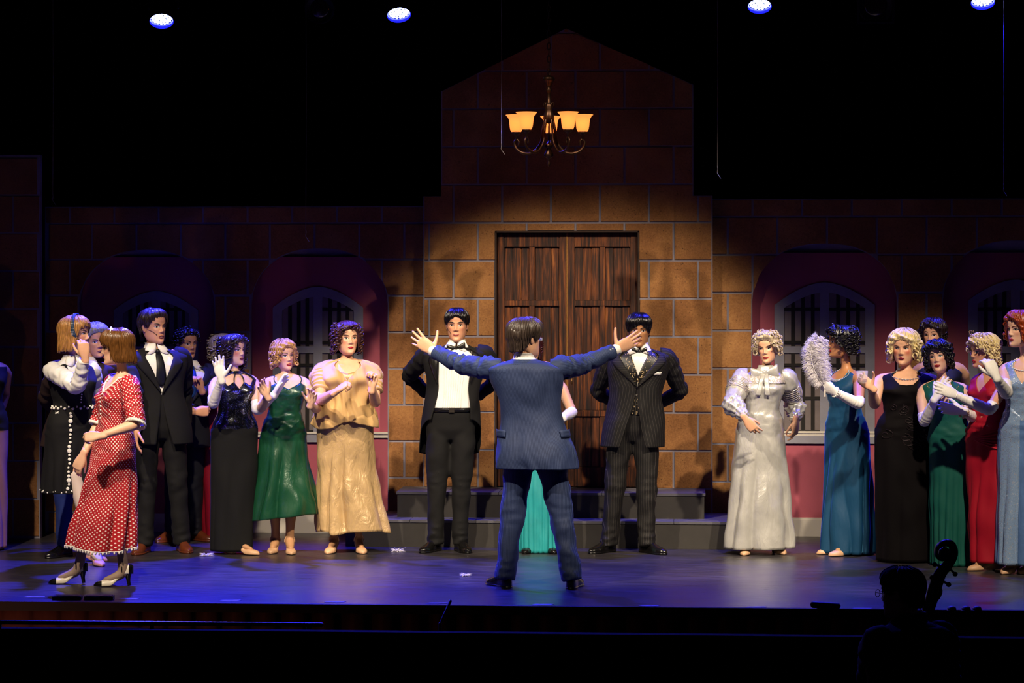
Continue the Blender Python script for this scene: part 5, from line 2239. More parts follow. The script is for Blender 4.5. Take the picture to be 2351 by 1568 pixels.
for sd in 'RL':
    p.stocking(sd, NUDE)
    p.shoe(sd, TAN, 'pump', .24, heel=.045, strap=TAN)

# woman in champagne gown and shawl
p = P('person in champagne gown wrapped in a sheer beige shawl', (796, 1267), 1.70, (796, 824, 0), (6, 8), (796, 778, 22, 3, 0), skin='fair', slim=True, seed=10, blush=.5, hip=(792, 985, 0), build=1.14, hwide=1.08, hscale=1.03)
p.feet((764, 1268, -12), (826, 1268, 14))
p.arm('R', (735, 920, -1), (772, 899, -1), (800, 878, -.03), (.2, .5, -.85), **fist)
p.arm('L', (862, 925, -1), (854, 890, -1), (861, 850, 0), (-.6, -.8, 0), **fist)
p.body()
p.face('5a6a5a', 'a8141f', '4a2c1c', gaze=.4)
p.hair(hair_mat('dark_auburn_curls', '3a1c12', .36), [(0, .064), (28, .054), (44, .020), (56, -.035), (74, -.08), (110, -.10), (180, -.10)], th=.026, curls=170, crad=.013, ctube=.006, czone=(-.095, .09), cfront=42, hang=.0)
CHAM = satin('champagne_satin', 'b99a6c', .36, .2, 1.3, 16)
p.gown(CHAM, tops([(0, .80), (35, .86), (80, .80), (180, .72)]), (729, 890, 1219, .8), pleats=(8, .09), flare=2.0, drift=1.5, wrinkle=.007, hem_wave=.012)
SHW = cloth('beige_chiffon', 'bf9a64', .7, .3, 'e8d0a0', .06)
an_ = np.linspace(-PI, PI, 130, endpoint=False)
tpv = np.interp(np.abs(np.degrees(an_)), [0, 8, 34, 60, 180], [.70, .78, .985, .985, .99])
btv = .02 + .05 * np.sin(an_ * 3 + 1) + .10 * np.abs(np.sin(an_ / 2)) + np.where(np.abs(an_) < .35, .05 * np.cos(an_ * 4), 0)
rows = []
for v in np.linspace(0, 1, 50):
    t_ = btv + (tpv - btv) * v
    fo = .007 * np.sin(an_ * 19 + 12 * t_ + 2 * np.sin(an_ * 4)) + .010 * np.sin(an_ * 8 - 9 * t_)
    wd_ = 1.04 + .30 * sstep(.30, .60, t_) * sstep(.96, .74, t_) * np.abs(np.sin(an_))**1.5
    rows.append(p.surf(t_, an_, .024 + fo + .014 * sstep(.4, 0, t_), wd_))
G().grid(np.array(rows), True).build('shawl', SHW, p.o, solid=.003)
for sd in 'RL':
    sleeve(p, sd, SHW, [.030, .050, .058, .060, .060, .058], .06, .44, .004, 'shawl_fold')
    p.stocking(sd, NUDE)
    p.shoe(sd, TAN, 'pump', .25, heel=.045, strap=TAN)

# man in tailcoat
p = P('person in black tailcoat, white shirt and bow tie, hands behind back', (1028, 1265), 1.79, (1049, 795, 0), (0, -2), (1049, 747, -3, 0, 0), male=True, skin='light', seed=11, hip=(1036, 968, 0), blush=.25)
p.feet((992, 1266, -28), (1060, 1266, 20))
suit_arms(p, ((937, 862, 1), (985, 908, 1), (1015, 925, .02), (0, 1, 0)), ((1142, 872, 1), (1092, 912, 1), (1060, 925, .02), (0, 1, 0)))
p.body()
p.face('4a3424', '9a5048', '120d0b', makeup=False)
p.hair(hair_mat('slick_black_hair', '0e0b0b', .25), [(0, .062), (22, .050), (40, .030), (56, .016), (70, .004), (80, .010), (90, .024), (104, .020), (114, -.03), (150, -.07), (180, -.07)], th=.012, grooves=(.0009, 60), strands=120, srad=.003)
p.shirt(WHITE, .10, .014)
for k in range(-4, 5):
    p.strap(WHITE, [(.20, k * 5), (.6, k * 5.2), (.90, k * 4.5)], .0025, None, .0155, 'shirt_pleat', .8)
p.bow(SATBLK, .985, 1.15, .12)
p.jacket(BLACKS2, SATBLK, hem=-.45, open_t=.52, neck_ang=28, btn_ang=33, low_ang=52, off=.024, wide=1.06, lap_w=.05,
         hem_fn=lambda a: np.interp(np.abs(np.degrees(a)), [0, 60, 85, 110, 180], [.08, .03, -.08, -.42, -.50]))
p.trousers(BLACKS2, .058, .068, .088, .15)
an_ = np.linspace(-PI, PI, 48, endpoint=False)
bt = G().grid(np.array([p.surf(np.full(48, t_), an_, o_) for t_, o_ in ((.135, .016), (.135, .022), (.195, .022), (.195, .016))]), True).build('belt', BLACKSHOE, p.o)
q = p.surf(np.array(.165), np.array(0.0), .024)
G().box(q - [.020, .004, .016], q + [.020, .004, .016]).build('buckle', mat('belt_buckle', '6a6258', .3, .9), bt, smooth=False)
p.mic(MICM, -1)
for sd in 'RL':
    p.shoe(sd, BLACKSHOE, 'oxford', .28)

# man in blue pinstripes seen from behind, arms flung wide
BLUEP = stripes('blue_pinstripe_wool', '222f52', '4c5d86', .0085, .0016, .7, .55)
p = P('person in blue pinstripe suit seen from behind with both arms flung wide', (1230, 1348), 1.78, (1204, 828, 0), (178, 178), (1207, 778, 132, 0, 0), male=True, skin='fair', seed=12, hip=(1228, 1022, 0), blush=.2)
p.feet((1317, 1349, 165), (1150, 1347, -150))
p.arm('L', (1058, 836, 1), (994, 806, 1), (944, 768, .03), (0, 1, .15), L=.20, curls=(.06, .08, .12, .16), spread=10, thumb=(1.15, 0.0))
p.arm('R', (1340, 836, 1), (1416, 802, 1), (1484, 766, .02), (0, 1, .35), L=.20, curls=(.05, .06, .1, .14), spread=5, thumb=(1.2, 0.0))
p.body()
p.face('3a2a1c', '9a5048', '3a2c24', makeup=False, mouth=.5)
p.hair(hair_mat('grey_brown_hair', '3f342e', .36), [(0, .070), (35, .060), (54, .036), (66, .008), (76, -.012), (84, .0), (92, .016), (104, .014), (114, -.03), (140, -.072), (180, -.082)], taper=.55, th=.024, strands=300, messy=.010, srad=.0045, thtop=.026)
p.shirt(WHITE)
j_ = p.jacket(BLUEP, hem=-.27, open_t=.30, neck_ang=28, low_ang=26, off=.026, hem_flare=.055, wide=1.08, cuff_m=WHITE, sl=(.066, .057, .047), wr=.009, sidefold=.007)
for a in (112, -112):
    t_ = np.linspace(.10, .19, 4)
    rr = [p.surf(t_, np.full(4, R(a + d_)), .050, 1.1) for d_ in np.linspace(-22, 22, 8)]
    G().grid(np.array(rr), False).build('pocket_flap', BLUEP, j_, solid=.006)
for sd in 'RL':
    A = p.arms[sd]
    dv = nrm(A['E'] - A['W'])
    for k in range(4):
        c_ = A['W'] + dv * (.035 + .018 * k) + np.array([0, -.046, .016])
        ball(c_, (.007, .004, .007), 8, 5).build('cuff_button', mat('grey_button', '8f95a0', .4), j_)
p.trousers(BLUEP, .066, .078, .095, .36, .008)
for sd in 'RL':
    p.shoe(sd, BLACKSHOE, 'oxford', .29)

# woman in the turquoise gown hidden behind him
p = P('person in turquoise pleated gown hidden behind the blue pinstripe suit', (1238, 1267), 1.60, (1228, 850, 0), (-4, 0), (1217, 804, 14, 0, 0), skin='fair', slim=True, seed=13, blush=.4)
p.feet((1215, 1268, -15), (1262, 1268, 15))
p.arm('L', (1314, 946, -1), (1286, 962, -1), (1262, 968, 0), (0, 1, 0), **soft)
p.arm('R', (1182, 942, -1), (1206, 965, -1), (1226, 970, 0), (0, 1, 0), **soft)
p.body((False, False))
p.face('5a6a5a', 'a8141f', '4a2c1c')
p.hair(hair_mat('dark_red_hair', '3a0f10', .35), F_HAIR, th=.022, strands=60, curls=60)
tiara(p, DIAM, 70, .065, .02, n=11, r=.005, th=.024)
TQ = satin('turquoise_pleats', '1a8f92', .5, 0, .3)
p.gown(TQ, tops([(0, .80), (35, .88), (70, .86), (100, .80), (180, .72)]), (1193, 1284, 1266, .9), pleats=(24, .035), drift=.3, flare=1.2)
p.glove('L', GLOVE, .60)
p.glove('R', GLOVE, .60)
for sd in 'RL':
    p.shoe(sd, BLACKSHOE, 'pump', .24, heel=.05)

# man in black pinstripes
BLKP = stripes('black_pinstripe_wool', '0f0d0d', '56504c', .021, .0016, .75, .6)
p = P('person in black pinstripe suit, patterned waistcoat and bow tie', (1441, 1267), 1.77, (1467, 802, 0), (-3, 0), (1467, 760, -3, 0, 0), male=True, skin='tan', seed=14, hip=(1456, 972, 0))
p.feet((1388, 1268, -42), (1494, 1270, 38))
suit_arms(p, ((1372, 900, 1), (1425, 930, 1), (1452, 936, .02), (0, 1, 0)), ((1563, 898, 1), (1508, 928, 1), (1480, 936, .02), (0, 1, 0)))
p.body()
p.face('2a1a10', '7a3f34', '0e0b0a', makeup=False)
p.hair(hair_mat('straight_black_hair', '0c0a0b', .25), [(-180, -.07), (-114, -.04), (-104, .012), (-90, .014), (-78, -.006), (-66, -.004), (-45, .012), (-20, .026), (8, .050), (30, .030), (50, .004), (66, -.010), (78, -.006), (90, .014), (104, .012), (114, -.04), (180, -.07)], taper=.4, th=.018, strands=200, srad=.0038)
p.shirt(WHITE)
p.bow(SATBLK, .985, .95)
VEST = mat('brocade', '1a1510', .45)
nv = N(VEST)
vo = nv.new('ShaderNodeTexVoronoi')
vo.inputs['Scale'].default_value = 85
nv.link(nv.mapv(nv.co(), (1, 1, .7)), vo.inputs['Vector'])
nv.base(nv.ramp(nv.math('ADD', vo.outputs['Distance'], nv.math('MULTIPLY', nv.noise(nv.co(), 90, 3), .5)), [(.48, 'b9a27a'), (.60, '0f0c0a')]))
p.jacket(VEST, VEST, hem=.13, open_t=.66, neck_ang=20, low_ang=2, off=.016, hem_flare=0, sleeves=False, lapel=False, collar=False, wide=1.0)
for j, n_ in enumerate(p.o.children):
    if n_.name.startswith('jacket') and n_.data.materials[0] == VEST:
        n_.name = 'waistcoat'
j_ = p.jacket(BLKP, hem=-.31, open_t=.50, neck_ang=42, low_ang=24, btn_ang=.5, off=.026, hem_flare=.03, cuff_m=None)
for t_, o_ in ((.50, .034), (.60, .024)):
    ball(p.surf(np.array(t_), np.array(0.0), o_), (.009, .005, .009), 10, 5).build('button', GOLD if o_ < .03 else BLACKSHOE, j_)
rr = [p.surf(np.array([.66, .685, .70]) + .004 * math.sin(k * 2), np.full(3, R(26 + 3 * k)), .036) for k in range(8)]
G().grid(np.array(rr), False).build('pocket_square', WHITE, j_, solid=.004)
p.trousers(BLKP, .062, .074, .092, .36, .008)
for sd in 'RL':
    p.shoe(sd, BLACKSHOE, 'oxford', .29)

# woman in the silver gown
p = P('person in silver satin gown with puffed sleeves and big neck bow', (1740, 1270), 1.60, (1757, 850, 0), (-4, -8), (1762, 799, -20, -4, -5), skin='fair', slim=True, seed=15, blush=.25, hip=(1744, 998, 0))
p.feet((1714, 1272, -14), (1784, 1270, 16))
p.arm('R', (1680, 924, -1), (1712, 962, -1), (1742, 1000, 0), (.2, .95, 0), curls=(.2, .26, .32, .4), spread=6, thumb=(.4, .3))
p.arm('L', (1824, 930, 1), (1827, 968, -1), (1824, 1008, 0), (-.7, .6, 0), curls=(.5, .3, .5, .6), spread=5, thumb=(.5, .5))
p.body()
p.face('3a2a20', 'b01c1c', '4a3224', mouth=.7, frown=.7, gaze=-.4)
p.hair(hair_mat('pale_ash_blonde_updo', 'a8977c', .36), [(0, .068), (28, .062), (46, .034), (58, .0), (72, -.035), (100, -.055), (180, -.065)], th=.030, wave=(.004, .028), curls=130, crad=.015, ctube=.008, czone=(-.05, .105), cfront=30, coil=1.1, thtop=.036, caxis='t')
tiara(p, PEARL, 70, .088, .012, n=13, r=.004, th=.040)
SIL = satin('silver_satin', 'c2c0ba', .28, .4, 1.0, 9)
LACE_ = sequin('silver_lace', '9a9088', .4, 150, 'e8e4e8', .4)
g_ = p.gown(SIL, tops([(0, .985), (180, .985)]), (1663, 1816, 1257, .8), pleats=(7, .095), drift=1.0, flare=.95, off=.010, wrinkle=.005)
for sd in 'RL':
    s1 = sleeve(p, sd, SIL, [.058, .078, .082, .080, .076, .070, .062], .0, .60, .005, parent=g_, gather=.5, fq=14, sc=.2)
    sleeve(p, sd, LACE_, [.081, .085, .082], .22, .40, .004, 'lace_band', parent=g_)
    sleeve(p, sd, SIL, [.066, .078, .076, .060, .046, .040, .036], .56, .96, .008, 'sleeve_cuff', parent=g_, gather=.9, fq=16)
rr = [p.surf(np.full(30, t_), np.linspace(-1.1, 1.1, 30), .014) for t_ in np.linspace(.80, .97, 10)]
G().grid(np.array(rr), False).build('lace_yoke', LACE_, g_, solid=.003)
an_ = np.linspace(-PI, PI, 40, endpoint=False)
G().grid(np.array([p.surf(np.full(40, t_), an_, .012) for t_ in (.98, 1.0, 1.04, 1.08)]), True).build('collar', SIL, g_, solid=.003)
b_ = p.bow(SIL, .965, 1.7, .15)
b_.name = 'neck_bow'
for q in (-1, 1):
    t_ = np.linspace(.955, .62, 14)
    cen = p.surf(t_, np.radians(q * (3 + 9 * np.linspace(0, 1, 14))), .026 + .006 * np.sin(np.linspace(0, 7, 14)))
    G().grid(np.array([cen + p.left() * w_ for w_ in (-.018, -.006, .006, .018)]), False).build('ribbon_tail', SIL, b_, solid=.003)
p.earrings(PEARL)
for sd in 'RL':
    p.shoe(sd, TAN, 'pump', .24, heel=.03)
    p.stocking(sd, NUDE)

# woman in the blue velvet gown, holding a fan
p = P('person in teal blue velvet gown facing left with a white feather fan', (1945, 1272), 1.64, (1944, 850, 0), (-50, -64), (1933, 786, -86, 2, 0), skin='tan', slim=True, seed=16, blush=.2, hip=(1944, 998, 0), bust=.9)
p.feet((1916, 1272, -72), (1940, 1276, -62))
p.arm('L', (1972, 928, -1), (1915, 899, -1), (1888, 884, -.01), (.1, .85, .5), **fist)
p.arm('R', (1922, 930, 1), (1906, 872, -1), (1901, 832, 0), (-.9, -.2, 0), **soft)
p.body((False, False))
p.face('2a1a10', 'a8141c', '120c0a', mouth=.6)
BLKC = hair_mat('black_curls', '0d0b0c', .34)
p.hair(BLKC, [(0, .062), (26, .052), (46, .034), (62, .006), (80, -.020), (94, -.050), (115, -.085), (180, -.095)], th=.028, curls=190, crad=.013, ctube=.0062, czone=(-.085, .10), cfront=34, hang=.0)
VEL = mat('teal_velvet', '083a5a', .6, 0, .3, 1.0, '5aa0c8')
VEL.node_tree.nodes['Principled BSDF'].inputs['Sheen Roughness'].default_value = .28
N(VEL).bump(N(VEL).noise(N(VEL).mapv(N(VEL).co(), (1, 1, .25)), 16, 4), .3, .02)
TANK = [(0, .86), (22, .87), (38, .955), (52, .985), (64, .975), (84, .82), (112, .83), (140, .97), (160, .94), (180, .93)]
p.gown(VEL, tops(TANK), (1888, 2010, 1268, .85), pleats=(10, .09), drift=1.2, flare=1.25, sharp=.8)
p.necklace(DIAM, .90, .06, .006, 30, 1.0)
p.earrings(PEARL, .022)
p.glove('L', GLOVE, .52)
p.glove('R', GLOVE, .52)
A = p.arms['L']
th = np.linspace(0, 2 * PI, 14, endpoint=False)
dv = nrm(A['W'] - A['E'])
b1 = nrm(np.cross(dv, [0, 1, .1]))
b2 = np.cross(dv, b1)
g2 = G()
for t_ in th:
    g2.merge(ball(A['W'] - dv * .01 + .034 * (math.cos(t_) * b1 + math.sin(t_) * b2), .0065, 7, 5))
g2.build('bracelet', PEARL, p.o)
FANP = p
for sd in 'RL':
    p.shoe(sd, TAN, 'pump', .24, heel=.03)
    p.stocking(sd, NUDE)

# woman in black velvet, platinum curls
p = P('person in black velvet gown holding out a drinking glass', (2079, 1288), 1.66, (2082, 852, 0), (-6, -10), (2076, 799, -22, -3, 0), skin='fair', slim=True, seed=17, blush=.8, hip=(2078, 1005, 0), build=1.2, hwide=1.12, hscale=1.06)
p.feet((2055, 1284, -15), (2105, 1284, 10))
p.arm('R', (2008, 928, -1), (2000, 889, -1), (1974, 866, -.01), (-.1, -.95, .25), curls=(.42, .45, .48, .5), spread=7, thumb=(1.0, .35))
p.arm('L', (2158, 930, 1), (2152, 1000, 1), (2150, 1035, 0), (-1, 0, 0), **rest)
p.body()
p.face('4a5a60', '7a1420', '5a3a28', frown=.8, gaze=-.6, lipfull=1.25)
PLAT = hair_mat('platinum_curls', 'd9c48e', .30, .25)
p.hair(PLAT, [(0, .064), (26, .052), (44, .022), (56, -.03), (72, -.075), (110, -.09), (180, -.09)], th=.026, wave=(.006, .034), curls=110, crad=.016, ctube=.0085, czone=(-.09, .03), cfront=46, hang=.0, strands=90, caxis='t', coil=1.2)
BVEL = mat('black_velvet', '080406', .8, 0, .15, .10, '4a2028')
TANK2 = [(0, .80), (14, .81), (30, .93), (42, .985), (54, .975), (80, .80), (112, .83), (140, .97), (180, .95)]
g_ = p.gown(BVEL, tops(TANK2), (2012, 2148, 1285, .8), pleats=(6, .03), flare=1.1, off=.009)
EMB = mat('bead_embroidery', '33242a', .35, .3)
rgE = random.Random(3)
for k in range(13):
    t0_, a0_ = rgE.uniform(-.15, .55), rgE.uniform(-40, 30)
    rad_ = rgE.uniform(.03, .05)
    pts = []
    for u in np.linspace(0, 1, 26):
        ang = u * 2.6 * PI
        rr_ = rad_ * (1 - .8 * u)
        pts.append(p.surf(np.array(t0_ + rr_ * 1.6 * math.cos(ang)), np.array(R(a0_) + rr_ * 6 * math.sin(ang)), .0155))
    tube(np.array(pts), [.0014, .0010], 5).build('bead_scroll', EMB, g_)
p.necklace(DIAM, .93, .05, .0042, 26, .8)
GLASSP = p
for sd in 'RL':
    p.shoe(sd, BLACKSHOE, 'pump', .25, heel=.04)

# woman behind, only forehead and shoulder showing
p = P('person in navy gown peeking out behind the black velvet and emerald gowns', (2155, 1262), 1.66, (2158, 824, 0), (-8, -15), (2143, 770, -28, 0, 0), skin='fair', slim=True, seed=18, blush=.3)
p.feet((2140, 1260, -10), (2175, 1260, 10))
p.arm('R', (2092, 905, 1), (2105, 975, -1), (2110, 1010, 0), (1, 0, 0), **rest)
p.arm('L', (2218, 905, 1), (2205, 975, -1), (2200, 1010, 0), (-1, 0, 0), **rest)
p.body()
p.face('2a1c14', '8a3a3a', '1c120e', frown=-.4, brow_up=.6)
p.hair(hair_mat('dark_brown_updo', '1f1210', .34), [(0, .060), (28, .052), (46, .024), (60, -.01), (80, -.05), (110, -.07), (180, -.075)], th=.026, strands=120, curls=50, wave=(.004, .03))
p.gown(cloth('navy_gown', '14142a', .7, .3), tops([(0, .82), (40, .88), (80, .80), (180, .74)]), (2108, 2202, 1258, .8), pleats=(8, .05))

# woman in the emerald halter gown
p = P('person in emerald halter gown with a gloved hand on the chest', (2190, 1297), 1.60, (2164, 872, 0), (-10, -14), (2155, 821, -22, 5, -9), skin='pale', slim=True, seed=19, blush=.45, hip=(2190, 1028, 0))
p.feet((2165, 1295, -15), (2215, 1295, 10))
p.arm('R', (2122, 970, -1), (2149, 912, -1), (2183, 866, .01), (.35, .9, .1), **dict(opn, spread=6, thumb=(.6, .1)))
p.arm('L', (2246, 962, -1), (2207, 943, -1), (2146, 934, 0), (.1, .95, .1), **dict(opn, spread=5, thumb=(.5, .1)))
p.body((False, False))
p.face('5a6a70', 'a3101e', '100c0b', mouth=.5, brow_up=.8, gaze=-.3)
p.hair(BLKC, [(0, .056), (26, .044), (44, .016), (58, -.03), (74, -.07), (110, -.09), (180, -.09)], th=.028, wave=(.006, .03), curls=150, crad=.014, ctube=.007, czone=(-.085, .07), cfront=40, hang=.0, caxis='t', strands=60)
EMR = cloth('emerald_jersey', '0a5248', .65, .10, '2a9080', .1)
g_ = p.gown(EMR, tops([(0, .50), (5, .58), (20, .90), (34, 1.0), (50, .985), (72, .82), (100, .74), (180, .64)]), (2140, 2234, 1296, .85), pleats=(18, .06), drift=.8, flare=1.1, sharp=.7)
p.necklace(GOLD, .87, .07, .005, 30, .5)
p.earrings(PEARL, .028, .005)
p.glove('R', GLOVE, .48)
p.glove('L', GLOVE, .48)
A = p.arms['L']
dv = nrm(A['W'] - A['E'])
b1 = nrm(np.cross(dv, [0, 1, .1]))
b2 = np.cross(dv, b1)
g2 = G()
for k in range(34):
    t_ = k * 2.4
    g2.merge(ball(A['W'] - dv * (.015 + .012 * (k % 3)) + (.037) * (math.cos(t_) * b1 + math.sin(t_) * b2), .0085, 7, 5))
g2.build('bracelet', mat('cream_bead', 'd8c29a', .35), p.o)
for sd in 'RL':
    p.shoe(sd, TAN, 'pump', .24, heel=.03)

# woman in the red gown with a tiara
p = P('person in crimson gown and tiara reaching out a white glove', (2272, 1308), 1.62, (2278, 854, 0), (-42, -58), (2258, 807, -66, -3, 0), skin='light', slim=True, seed=20, blush=.35, hip=(2272, 1018, 0), bust=.9)
p.feet((2262, 1309, -68), (2300, 1306, -60))
p.arm('L', (2272, 942, -1), (2186, 903, -1), (2146, 886, 0), (.1, .9, -.35), **dict(opn, spread=4, thumb=(.4, .1)))
p.arm('R', (2262, 935, 1), (2290, 985, 1), (2300, 1012, .03), (1, 0, 0), **rest)
p.body((True, False))
p.face('4a5a60', 'b81420', '6a4a30', mouth=.8)
p.hair(PLAT, [(0, .060), (26, .050), (46, .026), (62, .0), (80, -.015), (96, -.05), (115, -.085), (180, -.09)], th=.026, wave=(.006, .03), curls=150, crad=.014, ctube=.0075, czone=(-.085, .06), cfront=40, hang=.0, caxis='t', coil=1.3, strands=60)
tiara(p, GOLD, 60, .088, .045, n=9, th=.030)
CRM = cloth('crimson_crepe', 'a00622', .65, .10, 'd84060', .08)
g_ = p.gown(CRM, tops([(0, .72), (14, .82), (30, .96), (44, .99), (56, .97), (80, .80), (112, .76), (180, .66)]), (2230, 2310, 1290, .85), pleats=(7, .085), drift=1.6, flare=1.2, wrinkle=.008)
for k in range(6):
    u_ = np.linspace(0, 1, 14)
    pts = p.surf(.10 + (.16 - .07 * k) * u_ - .10 * u_ * (1 - u_), R(-30) + R(95) * u_, .009)
    tube(pts, [.004, .007, .002], 7).build('gather', CRM, g_)
p.earrings(GOLD, .02, .005)
p.glove('L', GLOVE, .50)
for sd in 'RL':
    p.shoe(sd, TAN, 'pump', .24, heel=.03)
    p.stocking(sd, NUDE)

# redhead in pale blue at the right edge
p = P('person in pale blue beaded gown at the right edge with raised glove', (2352, 1316), 1.72, (2358, 824, 0), (-20, -26), (2343, 757, -56, 0, 0), skin='pale', slim=True, seed=21, blush=.35, hip=(2354, 1010, 0))
p.feet((2325, 1315, -40), (2360, 1314, -30))
p.arm('R', (2312, 905, -1), (2285, 862, -1), (2266, 820, .02), (-.3, .9, .2), curls=(.4, .5, .6, .6), spread=5, thumb=(.5, .3))
p.arm('L', (2425, 920, 1), (2420, 1000, -1), (2418, 1040, 0), (-1, 0, 0), **rest)
p.body((False, True))
p.face('5a5a48', 'a83030', '7a3a1c', mouth=.4)
p.hair(hair_mat('copper_waves', '8a3512', .30), [(0, .066), (26, .056), (44, .022), (54, -.03), (66, -.08), (110, -.10), (180, -.105)], th=.024, wave=(.007, .034), strands=170, curls=60, crad=.014, ctube=.007, czone=(-.1, -.03), cfront=50, hang=.0, caxis='t')
SKY = satin('pale_blue_satin', '5f82b8', .32, .2, 1.0, 12)
VEIL = sequin('blue_beaded_chiffon', '7d98bd', .5, 210, 'e8f0ff', .10)
TANK3 = [(0, .70), (8, .76), (28, .93), (40, .985), (54, .975), (80, .80), (110, .82), (140, .96), (180, .93)]
g_ = p.gown(SKY, tops(TANK3), (2290, 2416, 1294, .8), pleats=(9, .085), mat_top=VEIL, split_t=.28, flare=1.1)
for a0_, a1_ in ((-.9, -.05), (.35, 2.2)):
    ii = np.where((p.an > a0_) & (p.an < a1_))[0]
    al_ = np.concatenate([p.low[::-1], p.up_[1:13]])
    ss = al_[:, ii].copy()
    cc = al_.mean(1, keepdims=True)
    G().grid(cc + (ss - cc) * [1.05, 1.05, 1], False).build('overskirt', VEIL, g_, solid=.002)
p.necklace(PEARL, .91, .05, .006, 24)
p.glove('R', GLOVE, .40)
for sd in 'RL':
    p.shoe(sd, TAN, 'pump', .25, heel=.04)
    p.stocking(sd, NUDE)

# ------------------------------------------------------------------ held things
def at(s, px, py, dy=0.0):
    D = s.D + dy
    return W(px, py, D)


A = FANP.arms['L']
hand = A['W'] + A['d'] * .075
fo = np.array(FANP.o.matrix_basis.translation)
base = rotz(PSI) @ hand + np.array([float(x) for x in FANP.o.location])
DF = float((base - CAM) @ FWD)
fan = empty('feather_fan', base, PSI, 'fluffy white feather fan held upright in front of the velvet gown', 'fan')
M_FTH = mat('white_feather', 'd8d2d8', .8, 0, .2, .4, 'ffffff')
rgF = np.random.RandomState(8)


def loc(px, py, dy):
    w_ = W(px, py, DF + dy) - base
    return rotz(-PSI) @ w_


for pl_i, (pts, ln0, nb) in enumerate(((((1893, 890, 0), (1876, 850, .0), (1868, 805, 0), (1880, 772, .0)), .095, 850),
                                       (((1893, 890, .02), (1884, 850, .04), (1880, 810, .05), (1892, 778, .05)), .085, 700),
                                       (((1893, 890, -.02), (1872, 855, -.03), (1862, 815, -.04), (1866, 782, -.04)), .080, 700))):
    sp = np.array([loc(*q) for q in pts])
    sp = spl(np.linspace(0, 1, 4), sp, np.linspace(0, 1, 30))
    pm = tube(sp, [.0035, .0015], 6).build('plume', M_FTH, fan)
    T, A_, B_ = frames(sp, (1, 0, 0))
    g = G()
    for k in range(nb):
        u = rgF.uniform(.08, 1.0)
        i = min(29, int(u * 29))
        side = 1 if k % 2 else -1
        ph = rgF.uniform(-.9, .9)
        dr = nrm(A_[i] * side * math.cos(ph) + B_[i] * math.sin(ph) + T[i] * rgF.uniform(.2, .9))
        L_ = ln0 * (.45 + .55 * math.sin(PI * min(1, u * .85 + .12))) * rgF.uniform(.75, 1.1)
        q0 = sp[i]
        q1 = q0 + dr * L_ * .55
        q2 = q0 + nrm(dr + np.array([0, 0, -.35]) + rgF.normal(size=3) * .12) * L_
        g.merge(tube(np.array([q0, (q0 + q1) / 2 + rgF.normal(size=3) * .003, q1, (q1 + q2) / 2 + rgF.normal(size=3) * .004, q2]), [.0008, .0012, .0004], 4, ends=False))
    tag(g.build('barbs', M_FTH, pm), kind='stuff')
tube([(0, 0, -.07), (0, 0, .02)], [.007, .006], 8).build('handle', mat('fan_handle', 'c8c0b8', .4), fan)

A = GLASSP.arms['R']
gp = A['W'] + A['d'] * .085 + nrm(A['palm']) * .045
gw = rotz(PSI) @ gp + np.array([float(x) for x in GLASSP.o.location])
gl_ = empty('drinking_glass', gw - np.array([0, 0, .04]), 0, 'clear short drinking glass held up beside the black velvet gown', 'glass')
MG = mat('clear_glass', 'f4f0f0', .04, 0, .9, alpha=.20)
lathe([(.001, 0), (.031, 0), (.033, .004), (.040, .086), (.0385, .086), (.031, .010), (.001, .009)], 28, caps=(False, False)).build('tumbler', MG, gl_)
lathe([(.001, .0105), (.0305, .0105), (.0325, .030), (.001, .030)], 24, caps=(False, False)).build('drink', mat('pink_drink', 'd08a80', .05, 0, .5, alpha=.35), gl_)

# ------------------------------------------------------------------ things along the stage edge
M_TAPE = mat('white_spike_tape', 'a9a4b4', .6)
for k, (px, py, w_) in enumerate(((75, 1371, 42), (293, 1375, 38), (525, 1379, 42), (766, 1382, 42), (1000, 1385, 44), (1243, 1388, 44), (1487, 1391, 44), (1732, 1394, 42), (1975, 1397, 44))):
    D = F * HC / (py - YH)
    c_ = W(px, py, D)
    hw = w_ / 2 / F * D
    lb = 'white tape mark on the stage edge, number %s from the left' % ('one two three four five six seven eight nine'.split()[k])
    lb = 'small white tape mark on the stage edge, %s from the left' % ('first second third fourth fifth sixth seventh eighth ninth'.split()[k])
    o = empty('tape_mark', c_, PSI, lb, 'tape', 'white tape marks along the stage edge')
    rgT = random.Random(k)
    n = 9
    xs = np.linspace(-hw, hw, n)
    lo_ = [(x, -.018 + rgT.uniform(-.005, .005)) for x in xs]
    hi_ = [(x + .02, .018 + rgT.uniform(-.005, .005)) for x in xs]
    V = [(x, y, .0005) for x, y in lo_ + hi_[::-1]] + [(x, y, .002) for x, y in lo_ + hi_[::-1]]
    g = G()
    o0 = g.verts(V)
    m_ = 2 * n
    g.poly = [([o0 + m_ + i for i in range(m_)], 0), ([o0 + i for i in range(m_)][::-1], 0)]
    j = np.arange(m_)
    g.quads(np.stack([o0 + j, o0 + (j + 1) % m_, o0 + m_ + (j + 1) % m_, o0 + m_ + j], -1))
    g.build('tape', M_TAPE, o, smooth=False)

